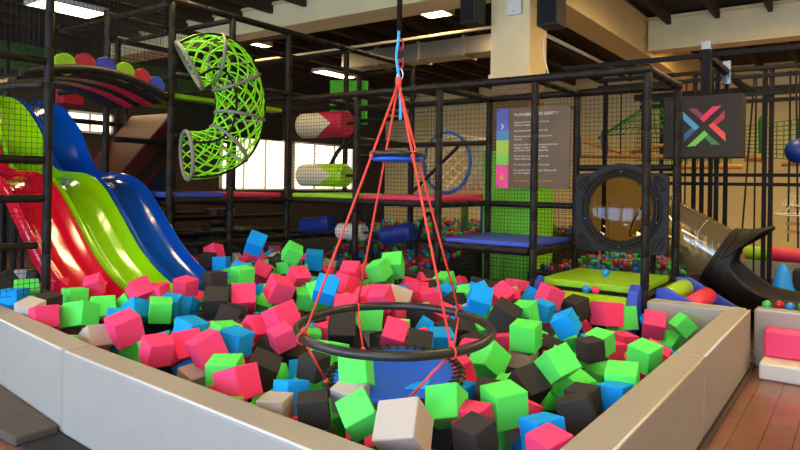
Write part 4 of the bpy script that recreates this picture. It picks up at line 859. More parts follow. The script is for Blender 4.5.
# ------------------------------------------------------------------ foam cubes
CUBES = """
K -6.002 2.566 0.573 -2.26 0.97 1.13 1.22
G -5.801 2.671 0.523 -2.71 0.03 1.23 1.12
B -5.683 2.511 0.508 -1.60 -0.05 0.60 1.06
P -5.676 2.851 0.551 -1.57 -0.12 0.69 1.02
K -5.256 2.592 0.519 3.07 -0.16 -2.95 0.86
Y -5.167 2.412 0.495 2.89 -0.18 -2.77 0.94
P -4.920 2.393 0.481 -3.13 0.23 2.97 0.99
Y -5.051 2.492 0.461 -3.02 0.11 -2.66 0.84
G -5.335 2.843 0.518 -3.09 0.01 3.07 0.95
G -4.883 2.649 0.456 -2.79 0.20 -2.76 1.15
P -5.373 3.033 0.599 -1.05 -0.32 0.79 0.84
G -4.941 2.856 0.455 -2.24 0.02 1.20 1.10
G -4.897 3.057 0.487 -1.70 0.84 0.18 0.84
B -4.710 3.007 0.456 -2.66 0.57 -2.91 0.98
P -4.761 3.072 0.615 2.77 -0.86 -2.93 0.93
G -4.492 3.077 0.487 -2.94 0.08 1.00 1.00
B -4.373 2.665 0.455 -3.03 0.10 1.02 1.18
P -4.102 2.536 0.489 2.85 -0.15 2.98 1.12
Y -4.253 2.413 0.413 -2.16 0.06 1.52 0.94
P -3.562 2.418 0.449 -3.12 -0.30 2.94 0.93
P -3.615 2.662 0.411 -2.10 -0.06 1.31 1.10
P -3.325 2.614 0.459 2.74 0.09 2.82 1.07
B -3.787 2.833 0.466 -3.05 -0.26 -3.04 1.00
P -2.743 2.363 0.412 -3.12 0.31 -3.05 1.06
G -2.956 2.452 0.408 3.05 0.03 -2.51 1.06
K -2.921 2.700 0.377 -2.80 0.43 0.79 1.04
B -2.440 2.462 0.393 -2.99 0.14 2.96 0.84
Y -2.287 2.207 0.406 3.11 0.05 -2.77 0.84
K -2.134 2.310 0.411 3.07 0.13 -2.42 0.89
G -2.075 2.555 0.555 -2.75 0.20 -2.71 0.88
Y -2.050 2.481 0.450 2.82 -0.15 -3.05 0.85
G -1.766 2.198 0.501 2.58 -0.55 2.68 0.85
K -2.613 2.820 0.426 3.12 -0.12 -3.05 0.84
Y -1.544 2.218 0.482 2.42 0.23 -2.88 1.12
B -1.857 2.791 0.409 3.06 0.17 -2.82 0.88
G -1.588 2.637 0.460 -0.59 -0.24 0.25 0.98
B -1.687 2.925 0.410 3.12 0.02 3.05 0.84
P -1.456 2.648 0.415 3.07 0.05 -3.12 0.86
K -1.541 2.958 0.424 -1.27 0.18 0.46 0.89
K -1.334 2.449 0.432 2.91 -0.04 2.94 0.84
P -1.391 3.020 0.356 -1.92 0.23 0.02 0.97
G -1.395 2.847 0.449 -3.08 -0.10 0.97 1.03
B -1.141 2.719 0.408 3.08 0.16 2.60 0.89
P -1.031 2.529 0.427 2.97 -0.08 2.81 0.84
K -1.125 3.096 0.400 -3.07 0.34 -2.80 0.96
K -1.151 3.250 0.413 3.09 -0.09 1.50 0.85
K -1.500 3.336 0.394 -2.46 -0.11 1.25 1.03
B -1.048 3.444 0.402 -3.09 0.06 3.04 0.84
G -1.115 4.259 0.440 2.95 -0.18 2.84 0.94
G -1.059 3.606 0.445 3.09 -0.24 1.76 1.01
K -1.466 4.264 0.425 3.03 -0.02 2.52 0.84
G -1.361 3.430 0.526 2.76 -0.88 3.00 0.94
G -1.918 4.240 0.456 3.05 -0.01 -3.00 1.11
B -1.746 4.549 0.512 -1.31 -0.47 0.05 0.93
G -2.187 4.811 0.494 2.93 0.07 3.13 0.99
B -2.148 5.074 0.479 3.11 -0.23 3.11 0.91
K -2.279 4.624 0.481 -1.34 0.47 0.28 1.20
P -2.521 5.068 0.564 -2.41 -0.54 1.04 0.96
P -1.800 5.644 0.410 -1.67 -0.12 -0.55 1.22
K -2.033 5.522 0.446 2.86 -0.05 2.79 1.08
G -1.728 5.819 0.354 3.12 0.19 2.44 1.22
G -1.463 4.452 0.436 2.92 -0.06 2.91 0.89
P -1.455 5.830 0.331 -2.52 0.11 0.27 1.06
G -1.226 5.854 0.357 -1.48 0.79 0.74 0.85
G -1.952 3.755 0.384 -1.82 0.70 1.07 1.07
P -2.760 3.829 0.421 -2.24 0.26 0.56 1.01
K -2.437 3.663 0.407 -2.48 0.14 0.58 1.02
K -3.114 3.654 0.432 -2.24 0.06 0.77 1.14
G -3.060 3.913 0.491 -1.45 0.04 0.95 1.00
P -3.567 3.235 0.420 -2.42 0.09 1.46 1.09
P -3.390 3.315 0.534 -1.33 -0.36 -0.19 1.11
P -3.142 3.076 0.472 -1.35 -0.34 1.18 0.84
B -3.331 2.846 0.452 3.13 -0.18 -2.93 0.99
P -4.852 3.574 0.571 3.01 -0.15 -3.01 0.94
K -4.386 3.538 0.494 -2.64 0.02 0.82 1.21
P -4.325 3.777 0.498 -2.31 -0.02 0.84 1.22
K -5.986 4.694 0.619 -1.49 0.03 0.59 0.96
B -5.744 4.694 0.604 -3.06 0.05 -2.63 0.93
B -5.551 5.009 0.816 -0.49 -0.75 -0.46 1.17
P -5.860 5.261 0.644 -1.06 0.39 1.19 1.07
P -5.118 4.696 0.556 -2.34 0.40 0.63 1.08
G -4.888 4.918 0.766 -0.76 -0.87 0.10 1.02
B -5.035 5.414 0.641 -1.35 0.07 0.69 1.17
P -4.183 4.057 0.559 -2.84 -0.34 2.66 1.19
G -3.823 4.208 0.541 -2.45 -0.39 0.85 1.16
B -3.664 4.091 0.613 -0.72 0.26 0.63 1.10
P -4.027 4.847 0.643 3.13 -0.50 2.01 1.04
P -3.921 4.645 0.576 -2.87 -0.22 3.13 0.99
G -3.832 5.039 0.663 -1.20 -0.27 -0.01 1.07
G -3.826 5.268 0.691 -0.96 -0.13 0.50 1.22
P -3.187 4.229 0.572 3.00 -0.47 1.86 1.00
Y -3.279 4.588 0.482 -2.35 0.29 0.46 1.22
P -3.369 4.009 0.490 -2.74 -0.02 0.64 1.14
B -2.704 5.036 0.567 -2.74 -0.38 0.65 0.87
B -2.539 4.699 0.577 -0.76 0.27 0.60 1.05
B -1.258 2.962 0.226 0.39 0.49 1.29 1.00
G -1.485 2.861 0.226 0.34 -0.34 -1.38 1.00
K -1.678 2.765 0.246 0.37 -0.32 3.13 1.00
G -2.228 2.505 0.270 -0.30 0.22 -2.02 1.00
P -1.833 3.051 0.225 0.31 0.04 3.01 1.00
G -2.675 2.540 0.229 -0.41 -0.09 2.33 1.00
G -2.097 2.779 0.324 0.12 0.24 -0.26 1.00
G -2.738 2.921 0.241 -0.36 -0.04 2.94 1.00
G -1.351 3.644 0.352 -0.34 -0.04 -1.97 1.00
Y -3.404 2.587 0.246 -0.30 0.08 -1.64 1.00
G -3.043 2.905 0.246 -0.03 0.59 -1.19 1.00
B -2.948 3.099 0.259 -0.47 -0.17 0.45 1.00
G -1.485 4.348 0.246 0.26 -0.37 1.65 1.00
P -1.935 3.328 0.405 -0.41 -0.21 2.48 1.00
B -3.578 2.684 0.247 0.28 -0.39 -0.34 1.00
P -1.191 4.476 0.322 -0.07 -0.42 0.43 1.00
P -1.576 4.714 0.233 0.66 -0.26 -0.97 1.00
P -1.190 4.785 0.317 0.10 0.47 0.16 1.00
Y -1.959 4.270 0.264 -0.20 -0.00 -1.53 1.00
P -2.165 3.918 0.341 -0.49 0.07 3.06 1.00
K -3.186 3.326 0.278 0.46 -0.08 0.00 1.00
G -4.203 2.616 0.275 -0.24 0.00 1.34 1.00
P -1.597 5.148 0.207 -0.01 -0.09 -2.11 1.00
G -2.719 3.079 0.425 0.08 -0.25 -1.83 1.00
K -1.922 4.657 0.266 0.28 -0.28 1.65 1.00
K -3.315 3.146 0.356 0.71 0.18 -1.56 1.00
K -2.341 4.266 0.302 0.22 -0.19 1.21 1.00
G -1.906 4.960 0.255 -0.23 -0.12 2.28 1.00
P -2.687 4.087 0.308 -0.37 0.10 -1.84 1.00
B -2.439 3.955 0.383 -0.24 -0.05 -2.27 1.00
G -1.343 5.903 0.167 -0.66 -0.11 2.86 1.00
K -2.934 3.943 0.290 0.06 -0.07 1.34 1.00
G -3.380 3.589 0.317 -0.13 0.06 -0.73 1.00
K -3.151 3.795 0.296 -0.15 -0.53 1.40 1.00
P -1.603 5.465 0.219 -0.07 -0.09 -2.14 1.00
K -2.062 4.931 0.277 -0.18 0.50 1.51 1.00
Y -3.088 3.972 0.306 0.37 0.03 -1.53 1.00
K -1.337 6.264 0.162 -0.29 -0.17 -0.51 1.00
P -3.376 3.795 0.330 0.05 0.02 -0.22 1.00
G -3.590 2.974 0.441 0.08 0.07 1.35 1.00
K -2.653 4.391 0.331 0.34 -0.11 0.96 1.00
B -3.485 3.736 0.318 -0.07 -0.05 -1.26 1.00
P -2.024 5.641 0.210 -0.70 -0.09 1.48 1.00
K -1.740 6.117 0.163 0.28 0.06 -0.24 1.00
K -2.584 4.526 0.337 -0.14 0.44 -1.19 1.00
K -1.601 6.285 0.183 -0.13 -0.17 0.43 1.00
P -5.039 2.664 0.306 0.53 0.17 -1.03 1.00
P -1.492 6.478 0.153 -0.53 0.14 2.80 1.00
P -1.204 6.128 0.283 0.10 -0.46 -2.63 1.00
B -2.842 4.408 0.321 0.45 0.49 1.82 1.00
P -2.185 5.360 0.284 0.73 0.25 -1.94 1.00
K -2.165 6.139 0.164 0.33 0.49 -1.71 1.00
K -1.727 6.661 0.163 0.12 0.50 1.61 1.00
K -3.633 3.975 0.337 -0.21 0.19 -2.05 1.00
B -1.538 6.076 0.292 -0.14 0.34 -2.84 1.00
K -4.785 3.236 0.346 -0.47 0.12 -2.39 1.00
K -3.792 3.808 0.380 0.07 -0.13 -1.37 1.00
B -2.685 4.723 0.394 -0.14 0.29 -0.41 1.00
P -2.913 4.793 0.370 0.49 0.23 -0.11 1.00
K -3.008 4.527 0.409 0.12 -0.16 1.64 1.00
K -3.953 3.284 0.453 -0.40 0.38 0.81 1.00
P -3.164 4.380 0.420 -0.07 0.09 -1.59 1.00
K -4.068 3.473 0.446 0.23 0.16 2.43 1.00
B -4.929 3.474 0.366 0.08 -0.61 1.77 1.00
B -4.602 3.231 0.482 0.14 -0.27 2.24 1.00
B -4.733 3.497 0.410 0.06 -0.48 -1.16 1.00
G -4.532 3.970 0.386 0.48 0.35 0.53 1.00
K -4.604 3.707 0.406 -0.43 -0.00 -3.13 1.00
G -4.425 4.132 0.372 0.24 -0.51 1.88 1.00
K -3.001 5.074 0.435 -0.40 0.12 1.52 1.00
P -5.015 3.808 0.387 0.20 -0.24 1.98 1.00
P -2.575 5.283 0.506 0.40 0.29 2.87 1.00
P -3.158 4.898 0.478 0.14 0.07 -0.71 1.00
G -4.146 4.336 0.444 -0.06 0.29 -0.67 1.00
G -2.985 5.280 0.474 0.24 0.48 -1.14 1.00
P -2.035 6.694 0.366 -0.12 0.03 -1.86 1.00
G -4.722 3.906 0.431 0.56 0.55 0.87 1.00
P -3.393 4.278 0.537 -0.52 0.21 -3.14 1.00
G -3.046 5.665 0.415 0.13 -0.12 1.03 1.00
P -2.176 5.287 0.569 0.15 0.32 1.02 1.00
B -3.200 5.273 0.465 -0.21 -0.20 3.07 1.00
K -2.859 5.493 0.501 0.19 -0.04 -0.83 1.00
Y -5.589 3.268 0.487 -0.33 0.04 1.99 1.00
B -4.634 4.271 0.452 -0.03 -0.24 0.13 1.00
P -3.400 5.062 0.507 0.09 -0.04 -1.69 1.00
K -3.505 5.499 0.443 0.19 0.43 -0.96 1.00
G -3.971 4.958 0.456 0.52 -0.12 0.37 1.00
P -3.633 5.293 0.473 -0.34 0.63 -0.70 1.00
P -3.530 5.762 0.445 0.15 -0.09 1.82 1.00
P -2.696 5.732 0.525 -0.12 -0.00 -0.43 1.00
P -3.485 5.998 0.435 -0.57 0.23 1.63 1.00
P -3.657 5.603 0.488 0.23 -0.45 2.42 1.00
K -4.735 3.794 0.614 -0.03 0.03 1.42 1.00
K -3.994 5.732 0.495 0.28 0.24 0.92 1.00
K -6.320 3.021 0.555 -0.07 0.07 0.09 1.00
Y -7.099 3.238 0.474 -0.02 -0.06 -0.50 1.00
G -4.709 4.091 0.628 0.04 0.13 -0.14 1.00
P -4.305 4.418 0.612 0.64 0.04 1.29 1.00
K -5.137 5.517 0.435 0.06 -0.39 -2.71 1.00
P -4.156 5.218 0.571 -0.40 -0.31 -0.25 1.00
K -6.068 4.868 0.442 0.11 0.34 -1.26 1.00
G -5.449 4.559 0.513 0.29 -0.23 -0.28 1.00
P -5.107 5.728 0.426 0.47 -0.04 1.32 1.00
G -6.265 4.882 0.439 -0.06 -0.08 2.97 1.00
B -4.997 4.305 0.622 0.41 0.19 2.63 1.00
P -5.857 5.038 0.484 -0.24 -0.40 3.05 1.00
G -5.006 4.973 0.584 -0.04 0.21 -3.06 1.00
B -5.550 6.376 0.440 -0.06 0.68 0.05 1.00
Y -5.400 6.090 0.472 -0.29 -0.10 -1.03 1.00
K -5.456 5.275 0.569 -0.33 0.44 -1.53 1.00
P -6.491 4.864 0.507 -0.46 0.29 1.72 1.00
Y -6.247 5.317 0.526 0.77 0.04 1.86 1.00
Y -5.914 5.631 0.521 -0.42 -0.23 2.82 1.00
B -6.132 5.782 0.547 0.21 -0.59 0.63 1.00
P -6.519 6.224 0.539 -0.53 -0.01 0.73 1.00
K -7.364 5.560 0.532 -0.02 0.03 -2.60 1.00
P -6.075 4.856 0.689 -0.24 -0.44 0.26 1.00
K -6.793 5.730 0.571 -0.30 -0.23 -1.70 1.00
K -6.105 6.700 0.520 0.07 -0.05 -2.62 1.00
G -2.816 3.200 0.283 -0.05 0.12 2.37 1.00
P -2.229 3.080 0.344 -0.06 0.53 -2.30 1.00
P -5.348 5.586 0.570 0.29 0.20 -0.72 1.00
Y -1.454 3.022 0.220 0.29 -0.07 -2.81 1.00
G -2.503 4.660 0.320 -0.36 -0.02 -1.96 1.00
K -3.788 2.634 0.249 0.20 0.01 2.30 1.00
G -1.490 3.715 0.225 -0.48 -0.24 -0.27 1.00
P -1.929 2.461 0.260 0.76 0.23 -2.66 1.00
Y -2.535 3.665 0.257 -0.48 -0.08 1.63 1.00
P -3.871 4.386 0.367 -0.04 0.28 -1.96 1.00
G -2.573 4.822 0.414 -0.05 0.22 -1.94 1.00
K -4.107 5.575 0.460 -0.60 -0.47 -2.92 1.00
P -2.462 2.528 0.260 -0.37 0.12 3.12 1.00
P -2.231 4.578 0.296 -0.17 -0.17 1.73 1.00
P -2.843 4.078 0.296 0.15 -0.27 -1.87 1.00
P -3.514 3.102 0.264 0.15 0.06 -0.56 1.00
B -2.180 5.543 0.407 0.15 0.08 2.35 1.00
K -2.932 2.624 0.225 -0.51 0.85 1.44 1.00
G -5.924 5.301 0.500 -0.14 0.15 -1.64 1.00
P -4.292 5.571 0.420 -0.10 -0.18 -0.58 1.00
P -4.159 4.826 0.442 -0.01 -0.34 -1.98 1.00
G -2.080 3.826 0.248 -0.20 -0.25 2.53 1.00
B -3.461 5.085 0.390 0.25 0.45 -2.92 1.00
G -2.590 3.377 0.284 -0.13 0.28 1.17 1.00
P -4.723 3.197 0.568 -0.09 -0.11 2.03 1.00
K -5.440 4.567 0.419 0.50 0.09 -2.78 1.00
K -4.462 3.519 0.338 -0.11 -0.16 0.91 1.00
B -2.411 5.458 0.498 -0.55 -0.10 -1.00 1.00
G -3.465 5.676 0.520 0.35 -0.10 -0.06 1.00
K -3.661 5.670 0.540 -0.27 -0.10 -0.36 1.00
G -2.688 3.212 0.275 0.19 -0.44 0.41 1.00
K -3.066 5.697 0.507 -0.06 -0.21 -1.95 1.00
G -1.652 3.436 0.303 -0.13 -0.05 -3.04 1.00
G -4.093 5.488 0.526 0.26 0.08 -1.05 1.00
K -5.156 5.508 0.544 -0.04 0.03 0.37 1.00
G -3.897 2.640 0.363 -0.23 0.01 2.20 1.00
B -4.286 2.595 0.378 0.40 -0.12 -2.73 1.00
K -4.292 4.245 0.495 0.09 0.00 -2.26 1.00
G -5.515 5.255 0.527 -0.27 0.32 1.90 1.00
P -3.495 3.447 0.406 -0.14 -0.10 -2.52 1.00
P -3.934 4.635 0.433 0.14 0.11 2.56 1.00
P -3.473 4.040 0.362 -0.32 -0.14 -2.75 1.00
P -2.230 5.255 0.388 -0.09 0.26 -2.99 1.00
P -3.316 5.082 0.467 -0.11 -0.28 -1.62 1.00
G -2.896 4.070 0.374 -0.02 -0.02 -2.61 1.00
K -3.722 2.622 0.357 0.32 0.34 -2.58 1.00
K -3.045 5.247 0.443 0.10 0.14 -1.15 1.00
K -3.256 4.027 0.434 -0.16 -0.20 -2.00 1.00
G -2.040 4.685 0.308 -0.26 -0.40 -2.45 1.00
B -1.618 4.685 0.319 -0.29 -0.13 -1.12 1.00
B -4.076 2.794 0.307 0.33 -0.32 0.54 1.00
P -3.679 3.638 0.425 -0.10 0.13 -0.35 1.00
K -2.030 3.862 0.331 -0.23 0.09 2.72 1.00
G -5.367 4.682 0.534 -0.37 0.06 3.10 1.00
K -4.514 3.637 0.464 0.31 0.26 1.32 1.00
K -4.086 3.468 0.420 0.13 0.19 0.55 1.00
K -3.890 3.441 0.344 0.05 0.12 1.43 1.00
B -3.492 4.886 0.467 0.07 -0.33 2.35 1.00
G -2.439 2.791 0.246 -0.16 -0.09 0.98 1.00
B -1.217 4.872 0.291 -0.52 0.36 1.21 1.00
B -1.210 5.044 0.242 0.13 -0.03 2.07 1.00
P -5.931 5.247 0.538 -0.02 -0.02 1.87 1.00
K -3.722 3.455 0.396 -0.45 -0.54 2.87 1.00
K -2.478 5.085 0.418 -0.20 -0.32 1.92 1.00
G -5.346 5.475 0.506 0.24 0.31 1.70 1.00
G -4.317 4.485 0.507 0.42 0.41 -3.01 1.00
Y -3.723 4.452 0.424 -0.00 0.27 0.29 1.00
K -3.513 5.264 0.464 0.14 -0.16 0.23 1.00
K -2.227 4.700 0.397 0.09 0.03 2.60 1.00
G -2.042 3.448 0.337 0.26 -0.25 2.48 1.00
K -5.361 4.885 0.523 0.25 0.14 1.45 1.00
K -4.743 4.631 0.471 0.72 -0.22 -0.43 1.00
K -4.526 3.858 0.459 -0.62 -0.37 -2.39 1.00
P -3.935 4.849 0.448 0.15 0.16 -2.65 1.00
P -2.270 2.227 0.279 0.13 -0.13 -0.38 1.00
K -1.873 2.194 0.278 -0.25 -0.35 -0.16 1.00
K -1.468 4.481 0.236 0.10 -0.32 2.83 1.00
G -5.125 4.886 0.456 -0.10 -0.15 0.09 1.00
G -4.958 5.090 0.522 -0.23 -0.08 1.65 1.00
G -4.550 4.282 0.451 0.36 0.09 -3.08 1.00
P -4.293 2.432 0.380 0.04 0.17 1.28 1.00
B -4.298 4.898 0.500 -0.08 -0.11 1.77 1.00
P -4.327 5.490 0.540 0.27 -0.34 2.01 1.00
P -2.889 2.411 0.286 0.11 0.25 3.08 1.00
B -2.877 5.307 0.500 -0.32 0.20 -0.54 1.00
Y -2.700 4.860 0.403 -0.37 -0.18 2.62 1.00
"""
S = .165
def cube_mesh(name, m):
    bm = bmesh.new(); bmesh.ops.create_cube(bm, size=S); bmesh.ops.bevel(bm, geom=bm.edges[:], offset=.004, segments=1, affect='EDGES')
    me = bpy.data.meshes.new(name); bm.to_mesh(me); bm.free(); me.materials.append(m); return me
KIND = {'P': ('pink', cube_mesh('pink_cube', PINK)), 'G': ('green', cube_mesh('green_cube', GREEN)), 'K': ('charcoal', cube_mesh('charcoal_cube', BLACK)), 'B': ('blue', cube_mesh('blue_cube', BLUE)), 'Y': ('taupe grey', cube_mesh('grey_cube', GREY))}
MARKS = [('the foot of the blue slide', -5.3, 4.0), ('the foot of the green slide', -5.1, 3.55), ('the foot of the red slide', -5.2, 3.05), ('the corner net post', -5.5, 2.7), ('the seam of the long pit wall', -3.8, 2.15),
         ('the post beside the fat rollers', -6.2, 6.15), ('the post before the low white roller', -5.05, 6.15), ('the front post of the blue platform', -3.86, 6.15), ('the post before the safety sign', -2.72, 6.15),
         ('the bolster end beside the grey wall', -1.68, 5.9), ('the far corner of the grey walls', -1.0, 5.95), ('the seam of the wooden-floor wall', -.95, 4.25), ('the middle of the wooden-floor wall', -.95, 3.2), ('the near corner of the pit walls', -.95, 1.95),
         ('the blue seat disc of the swing', -1.87, 2.6), ('the hoop edge nearest the slides', -2.38, 2.43), ('the wooden-floor side of the hoop', -1.53, 3.03), ('the hoop edge nearest the camera', -1.65, 2.3), ('the hoop edge nearest the porthole', -2.25, 3.15), ('the middle of the long pit wall', -2.6, 2.05), ('midway from blue slide to hoop', -3.8, 3.7), ('the open pit before the blue platform', -3.2, 4.9), ('the open pit before the rollers', -4.7, 4.9), ('the open pit before the green bolster', -2.0, 4.7), ('the open pit near the green slide', -4.4, 2.9)]
cubes = [l.split() for l in CUBES.strip().splitlines()]; by = {}
for i, r in enumerate(cubes):
    a, b = float(r[1]), float(r[2]); k = min(range(len(MARKS)), key=lambda q: (MARKS[q][1] - a) ** 2 + (MARKS[q][2] - b) ** 2)
    by.setdefault((r[0], k), []).append((((MARKS[k][1] - a) ** 2 + (MARKS[k][2] - b) ** 2), i))
lab = {}
for (c, k), l in by.items():
    l.sort()
    for n, (_, i) in enumerate(l): lab[i] = '%s%s foam cube nearest %s' % ('' if n == 0 else ORD[n] + ' ', KIND[c][0], MARKS[k][0]) if n == 0 else '%s foam cube, %s nearest to %s' % (KIND[c][0], ORD[n], MARKS[k][0])
for i, r in enumerate(cubes):
    o = bpy.data.objects.new('foam_cube', KIND[r[0]][1]); o.location = [float(x) for x in r[1:4]]; o.rotation_euler = [float(x) for x in r[4:7]]; o.scale = (float(r[7]),) * 3; COL.objects.link(o)
    tag(o, lab[i], 'foam cube', 'foam cubes in the pit')

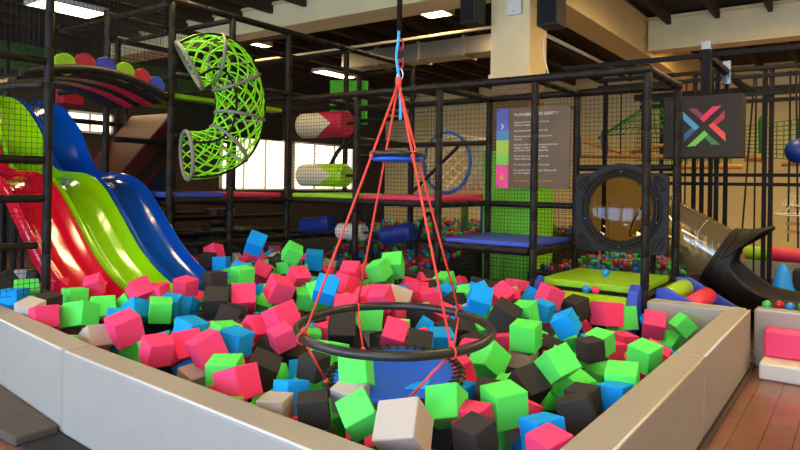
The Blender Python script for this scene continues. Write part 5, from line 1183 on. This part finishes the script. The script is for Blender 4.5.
LOW = """
K -2.693 5.691 0.423 0.03 0.14 -2.02 1.00
B -2.257 2.392 0.292 -0.53 -0.04 -0.96 1.00
P -1.247 4.279 0.233 -0.04 0.38 1.26 1.00
K -5.731 5.487 0.516 0.25 -0.07 1.46 1.00
G -4.529 4.898 0.470 -0.12 0.10 0.81 1.00
K -3.705 3.201 0.369 0.19 0.02 1.73 1.00
P -3.277 3.821 0.340 0.15 -0.02 3.10 1.00
K -3.308 5.493 0.432 0.39 0.10 -0.89 1.00
G -1.239 3.647 0.280 -0.51 0.42 -0.07 1.00
P -5.956 5.483 0.500 -0.04 0.31 -3.11 1.00
B -5.736 5.071 0.494 -0.05 0.19 -2.39 1.00
Y -5.724 5.299 0.515 -0.01 -0.01 -2.12 1.00
B -4.297 4.685 0.477 0.26 0.01 0.95 1.00
B -3.910 3.640 0.378 -0.17 -0.01 0.93 1.00
P -3.709 4.879 0.451 -0.02 0.37 -0.99 1.00
P -3.315 2.799 0.284 0.30 -0.27 -0.39 1.00
G -2.662 5.484 0.465 -0.00 -0.49 -0.18 1.00
G -1.259 4.645 0.270 -0.00 -0.11 -1.43 1.00
P -5.759 4.886 0.512 -0.15 0.07 -0.77 1.00
Y -3.932 3.846 0.385 0.01 -0.01 -1.17 1.00
P -3.291 4.239 0.454 -0.17 -0.01 -2.75 1.00
G -3.101 4.677 0.368 0.38 -0.26 0.13 1.00
B -3.086 5.460 0.465 0.03 0.03 0.37 1.00
P -2.686 5.086 0.468 -0.26 -0.26 2.58 1.00
Y -2.459 4.863 0.405 -0.04 0.11 2.71 1.00
K -2.281 2.596 0.265 -0.34 -0.18 -1.36 1.00
P -2.245 3.016 0.239 0.39 -0.12 2.85 1.00
K -2.075 5.477 0.327 0.29 -0.37 -1.53 1.00
G -1.660 4.240 0.293 0.28 0.34 0.36 1.00
K -4.715 4.893 0.491 -0.34 0.49 1.30 1.00
G -4.503 2.390 0.301 -0.07 0.18 -0.70 1.00
P -4.290 3.639 0.386 0.31 0.19 -2.75 1.00
K -4.091 5.085 0.466 -0.03 0.13 -1.96 1.00
P -4.105 5.248 0.524 -0.00 0.01 2.24 1.00
P -3.927 3.235 0.374 0.11 -0.11 -1.38 1.00
P -3.296 4.671 0.460 0.17 0.25 -0.94 1.00
K -2.497 5.298 0.428 0.15 0.17 0.94 1.00
K -2.244 5.463 0.343 -0.16 -0.01 -2.37 1.00
K -1.442 3.825 0.310 0.04 -0.37 -0.99 1.00
P -4.531 5.108 0.443 0.39 -0.36 2.14 1.00
K -4.342 5.070 0.495 -0.02 0.26 0.35 1.00
G -4.119 4.451 0.478 0.21 -0.09 2.75 1.00
G -2.675 2.226 0.305 0.27 -0.08 -2.31 1.00
G -2.488 3.021 0.281 0.30 -0.05 2.33 1.00
P -2.226 4.036 0.327 -0.04 0.05 1.97 1.00
K -2.067 2.226 0.260 -0.28 -0.22 0.30 1.00
P -1.861 3.258 0.280 -0.35 0.08 1.44 1.00
P -1.611 4.049 0.318 0.21 0.18 0.98 1.00
G -1.255 3.822 0.262 -0.07 -0.32 -1.38 1.00
G -5.958 5.685 0.521 -0.39 0.39 -3.03 1.00
K -4.511 5.312 0.480 0.08 -0.10 -3.10 1.00
K -3.881 2.802 0.362 0.11 -0.32 0.69 1.00
Y -3.254 4.483 0.425 0.02 0.32 -0.64 1.00
K -3.051 2.804 0.322 0.11 0.45 -2.56 1.00
G -2.886 3.239 0.323 0.25 -0.13 1.33 1.00
K -2.058 3.017 0.245 -0.04 0.07 -0.90 1.00
B -1.649 4.890 0.310 0.03 0.25 2.09 1.00
K -1.431 3.054 0.327 0.06 0.34 0.41 1.00
K -5.550 5.108 0.502 -0.38 0.31 -0.48 1.00
G -4.105 3.042 0.395 -0.03 0.15 2.40 1.00
G -4.098 5.673 0.526 -0.10 0.25 1.51 1.00
K -2.285 2.788 0.300 0.01 -0.22 2.17 1.00
P -2.023 2.634 0.256 0.02 0.20 -0.39 1.00
G -2.047 5.291 0.343 -0.17 -0.11 -0.60 1.00
G -1.629 3.612 0.318 0.36 -0.14 -1.12 1.00
K -5.973 4.865 0.524 0.14 -0.29 1.70 1.00
K -5.519 4.897 0.522 -0.14 -0.00 2.06 1.00
B -4.935 4.899 0.463 0.05 -0.11 -0.38 1.00
B -4.542 4.693 0.517 -0.07 -0.20 1.44 1.00
K -3.724 5.508 0.444 -0.23 -0.10 2.01 1.00
K -3.273 5.307 0.433 0.07 -0.22 -2.21 1.00
Y -3.111 2.635 0.332 -0.32 0.47 2.49 1.00
P -2.455 2.434 0.306 0.52 0.31 -3.08 1.00
K -2.047 3.261 0.332 -0.29 0.19 -3.02 1.00
K -1.669 5.499 0.195 -0.29 0.20 1.67 1.00
P -1.461 2.429 0.236 0.09 -0.13 -2.45 1.00
K -5.961 5.110 0.494 -0.07 -0.37 0.96 1.00
K -4.497 5.671 0.518 0.19 0.19 -0.81 1.00
K -4.139 3.217 0.321 0.25 -0.07 -0.81 1.00
K -2.861 5.510 0.481 -0.32 -0.28 0.99 1.00
K -2.666 4.046 0.315 -0.08 -0.48 -0.44 1.00
P -1.466 2.239 0.300 -0.02 0.37 -2.04 1.00
P -5.507 2.596 0.426 -0.11 0.06 0.96 1.00
K -5.538 4.666 0.479 -0.42 -0.15 2.88 1.00
K -5.539 5.502 0.531 0.05 0.15 2.20 1.00
B -5.547 5.676 0.521 -0.08 0.01 2.97 1.00
P -5.305 5.297 0.526 -0.29 0.07 -2.57 1.00
G -5.346 5.694 0.541 -0.29 0.14 -1.79 1.00
P -5.107 5.045 0.526 -0.02 0.35 2.47 1.00
B -4.522 2.597 0.330 0.31 0.04 0.20 1.00
G -4.548 2.787 0.395 0.17 0.16 -0.45 1.00
B -4.488 4.441 0.508 0.21 -0.06 -0.17 1.00
K -4.547 5.450 0.516 0.45 -0.13 -2.49 1.00
K -4.278 5.280 0.522 0.20 -0.35 -1.33 1.00
P -4.324 5.682 0.539 0.35 0.32 2.28 1.00
P -4.126 4.657 0.509 0.22 -0.29 1.47 1.00
P -4.124 4.839 0.509 -0.21 -0.34 -2.85 1.00
K -3.928 2.998 0.374 0.25 -0.09 -1.21 1.00
G -3.707 2.833 0.371 -0.00 0.08 -0.71 1.00
P -3.722 3.012 0.383 0.14 0.33 -1.50 1.00
P -3.709 4.644 0.458 0.37 0.42 -1.69 1.00
B -3.699 5.088 0.439 -0.09 -0.00 -1.26 1.00
G -3.475 2.834 0.351 -0.32 0.14 0.43 1.00
P -3.477 4.256 0.464 0.17 0.17 3.01 1.00
G -3.470 4.447 0.476 0.09 -0.04 1.01 1.00
P -3.483 4.684 0.489 -0.05 0.20 -0.88 1.00
P -3.514 5.101 0.452 0.34 0.11 3.01 1.00
K -2.683 5.281 0.463 -0.06 0.01 -3.11 1.00
G -2.487 2.197 0.291 -0.19 0.14 0.00 1.00
G -2.498 2.617 0.254 0.27 0.18 -2.32 1.00
P -2.462 5.497 0.394 0.17 0.30 -2.73 1.00
G -2.467 5.671 0.379 -0.30 0.16 0.69 1.00
K -2.241 4.898 0.401 0.16 0.21 0.85 1.00
P -2.291 5.101 0.398 0.08 0.25 2.31 1.00
B -2.026 2.843 0.281 -0.06 -0.02 1.60 1.00
B -1.858 2.611 0.330 0.29 -0.19 -2.84 1.00
K -1.638 2.232 0.272 -0.23 -0.18 1.99 1.00
K -1.640 3.021 0.344 -0.80 -0.12 -0.15 1.00
K -1.660 3.216 0.343 0.21 -0.24 -2.67 1.00
G -1.619 3.829 0.304 -0.23 -0.28 -0.02 1.00
K -1.235 2.218 0.323 0.03 0.25 2.76 1.00
K -1.251 2.409 0.295 0.07 -0.14 -1.13 1.00
P -1.260 2.999 0.264 -0.25 -0.03 -2.62 1.00
P -1.205 3.457 0.324 0.21 -0.28 -1.41 1.00
"""
mb = MB(); PAL = [PINK, GREEN, BLACK, BLUE, GREY]
for l in LOW.strip().splitlines():
    r = l.split(); mb.m = 'PGKBY'.index(r[0]); e = S / 2
    mb.box((-e, -e, -e), (e, e, e), Matrix.Translation([float(x) for x in r[1:4]]) @ Euler([float(x) for x in r[4:7]]).to_matrix().to_4x4())
o = mb.build('foam_cubes_below', PAL); tag(o, 'lower layer of mixed foam cubes glimpsed between the top cubes of the pit', 'foam cubes', kind='stuff')
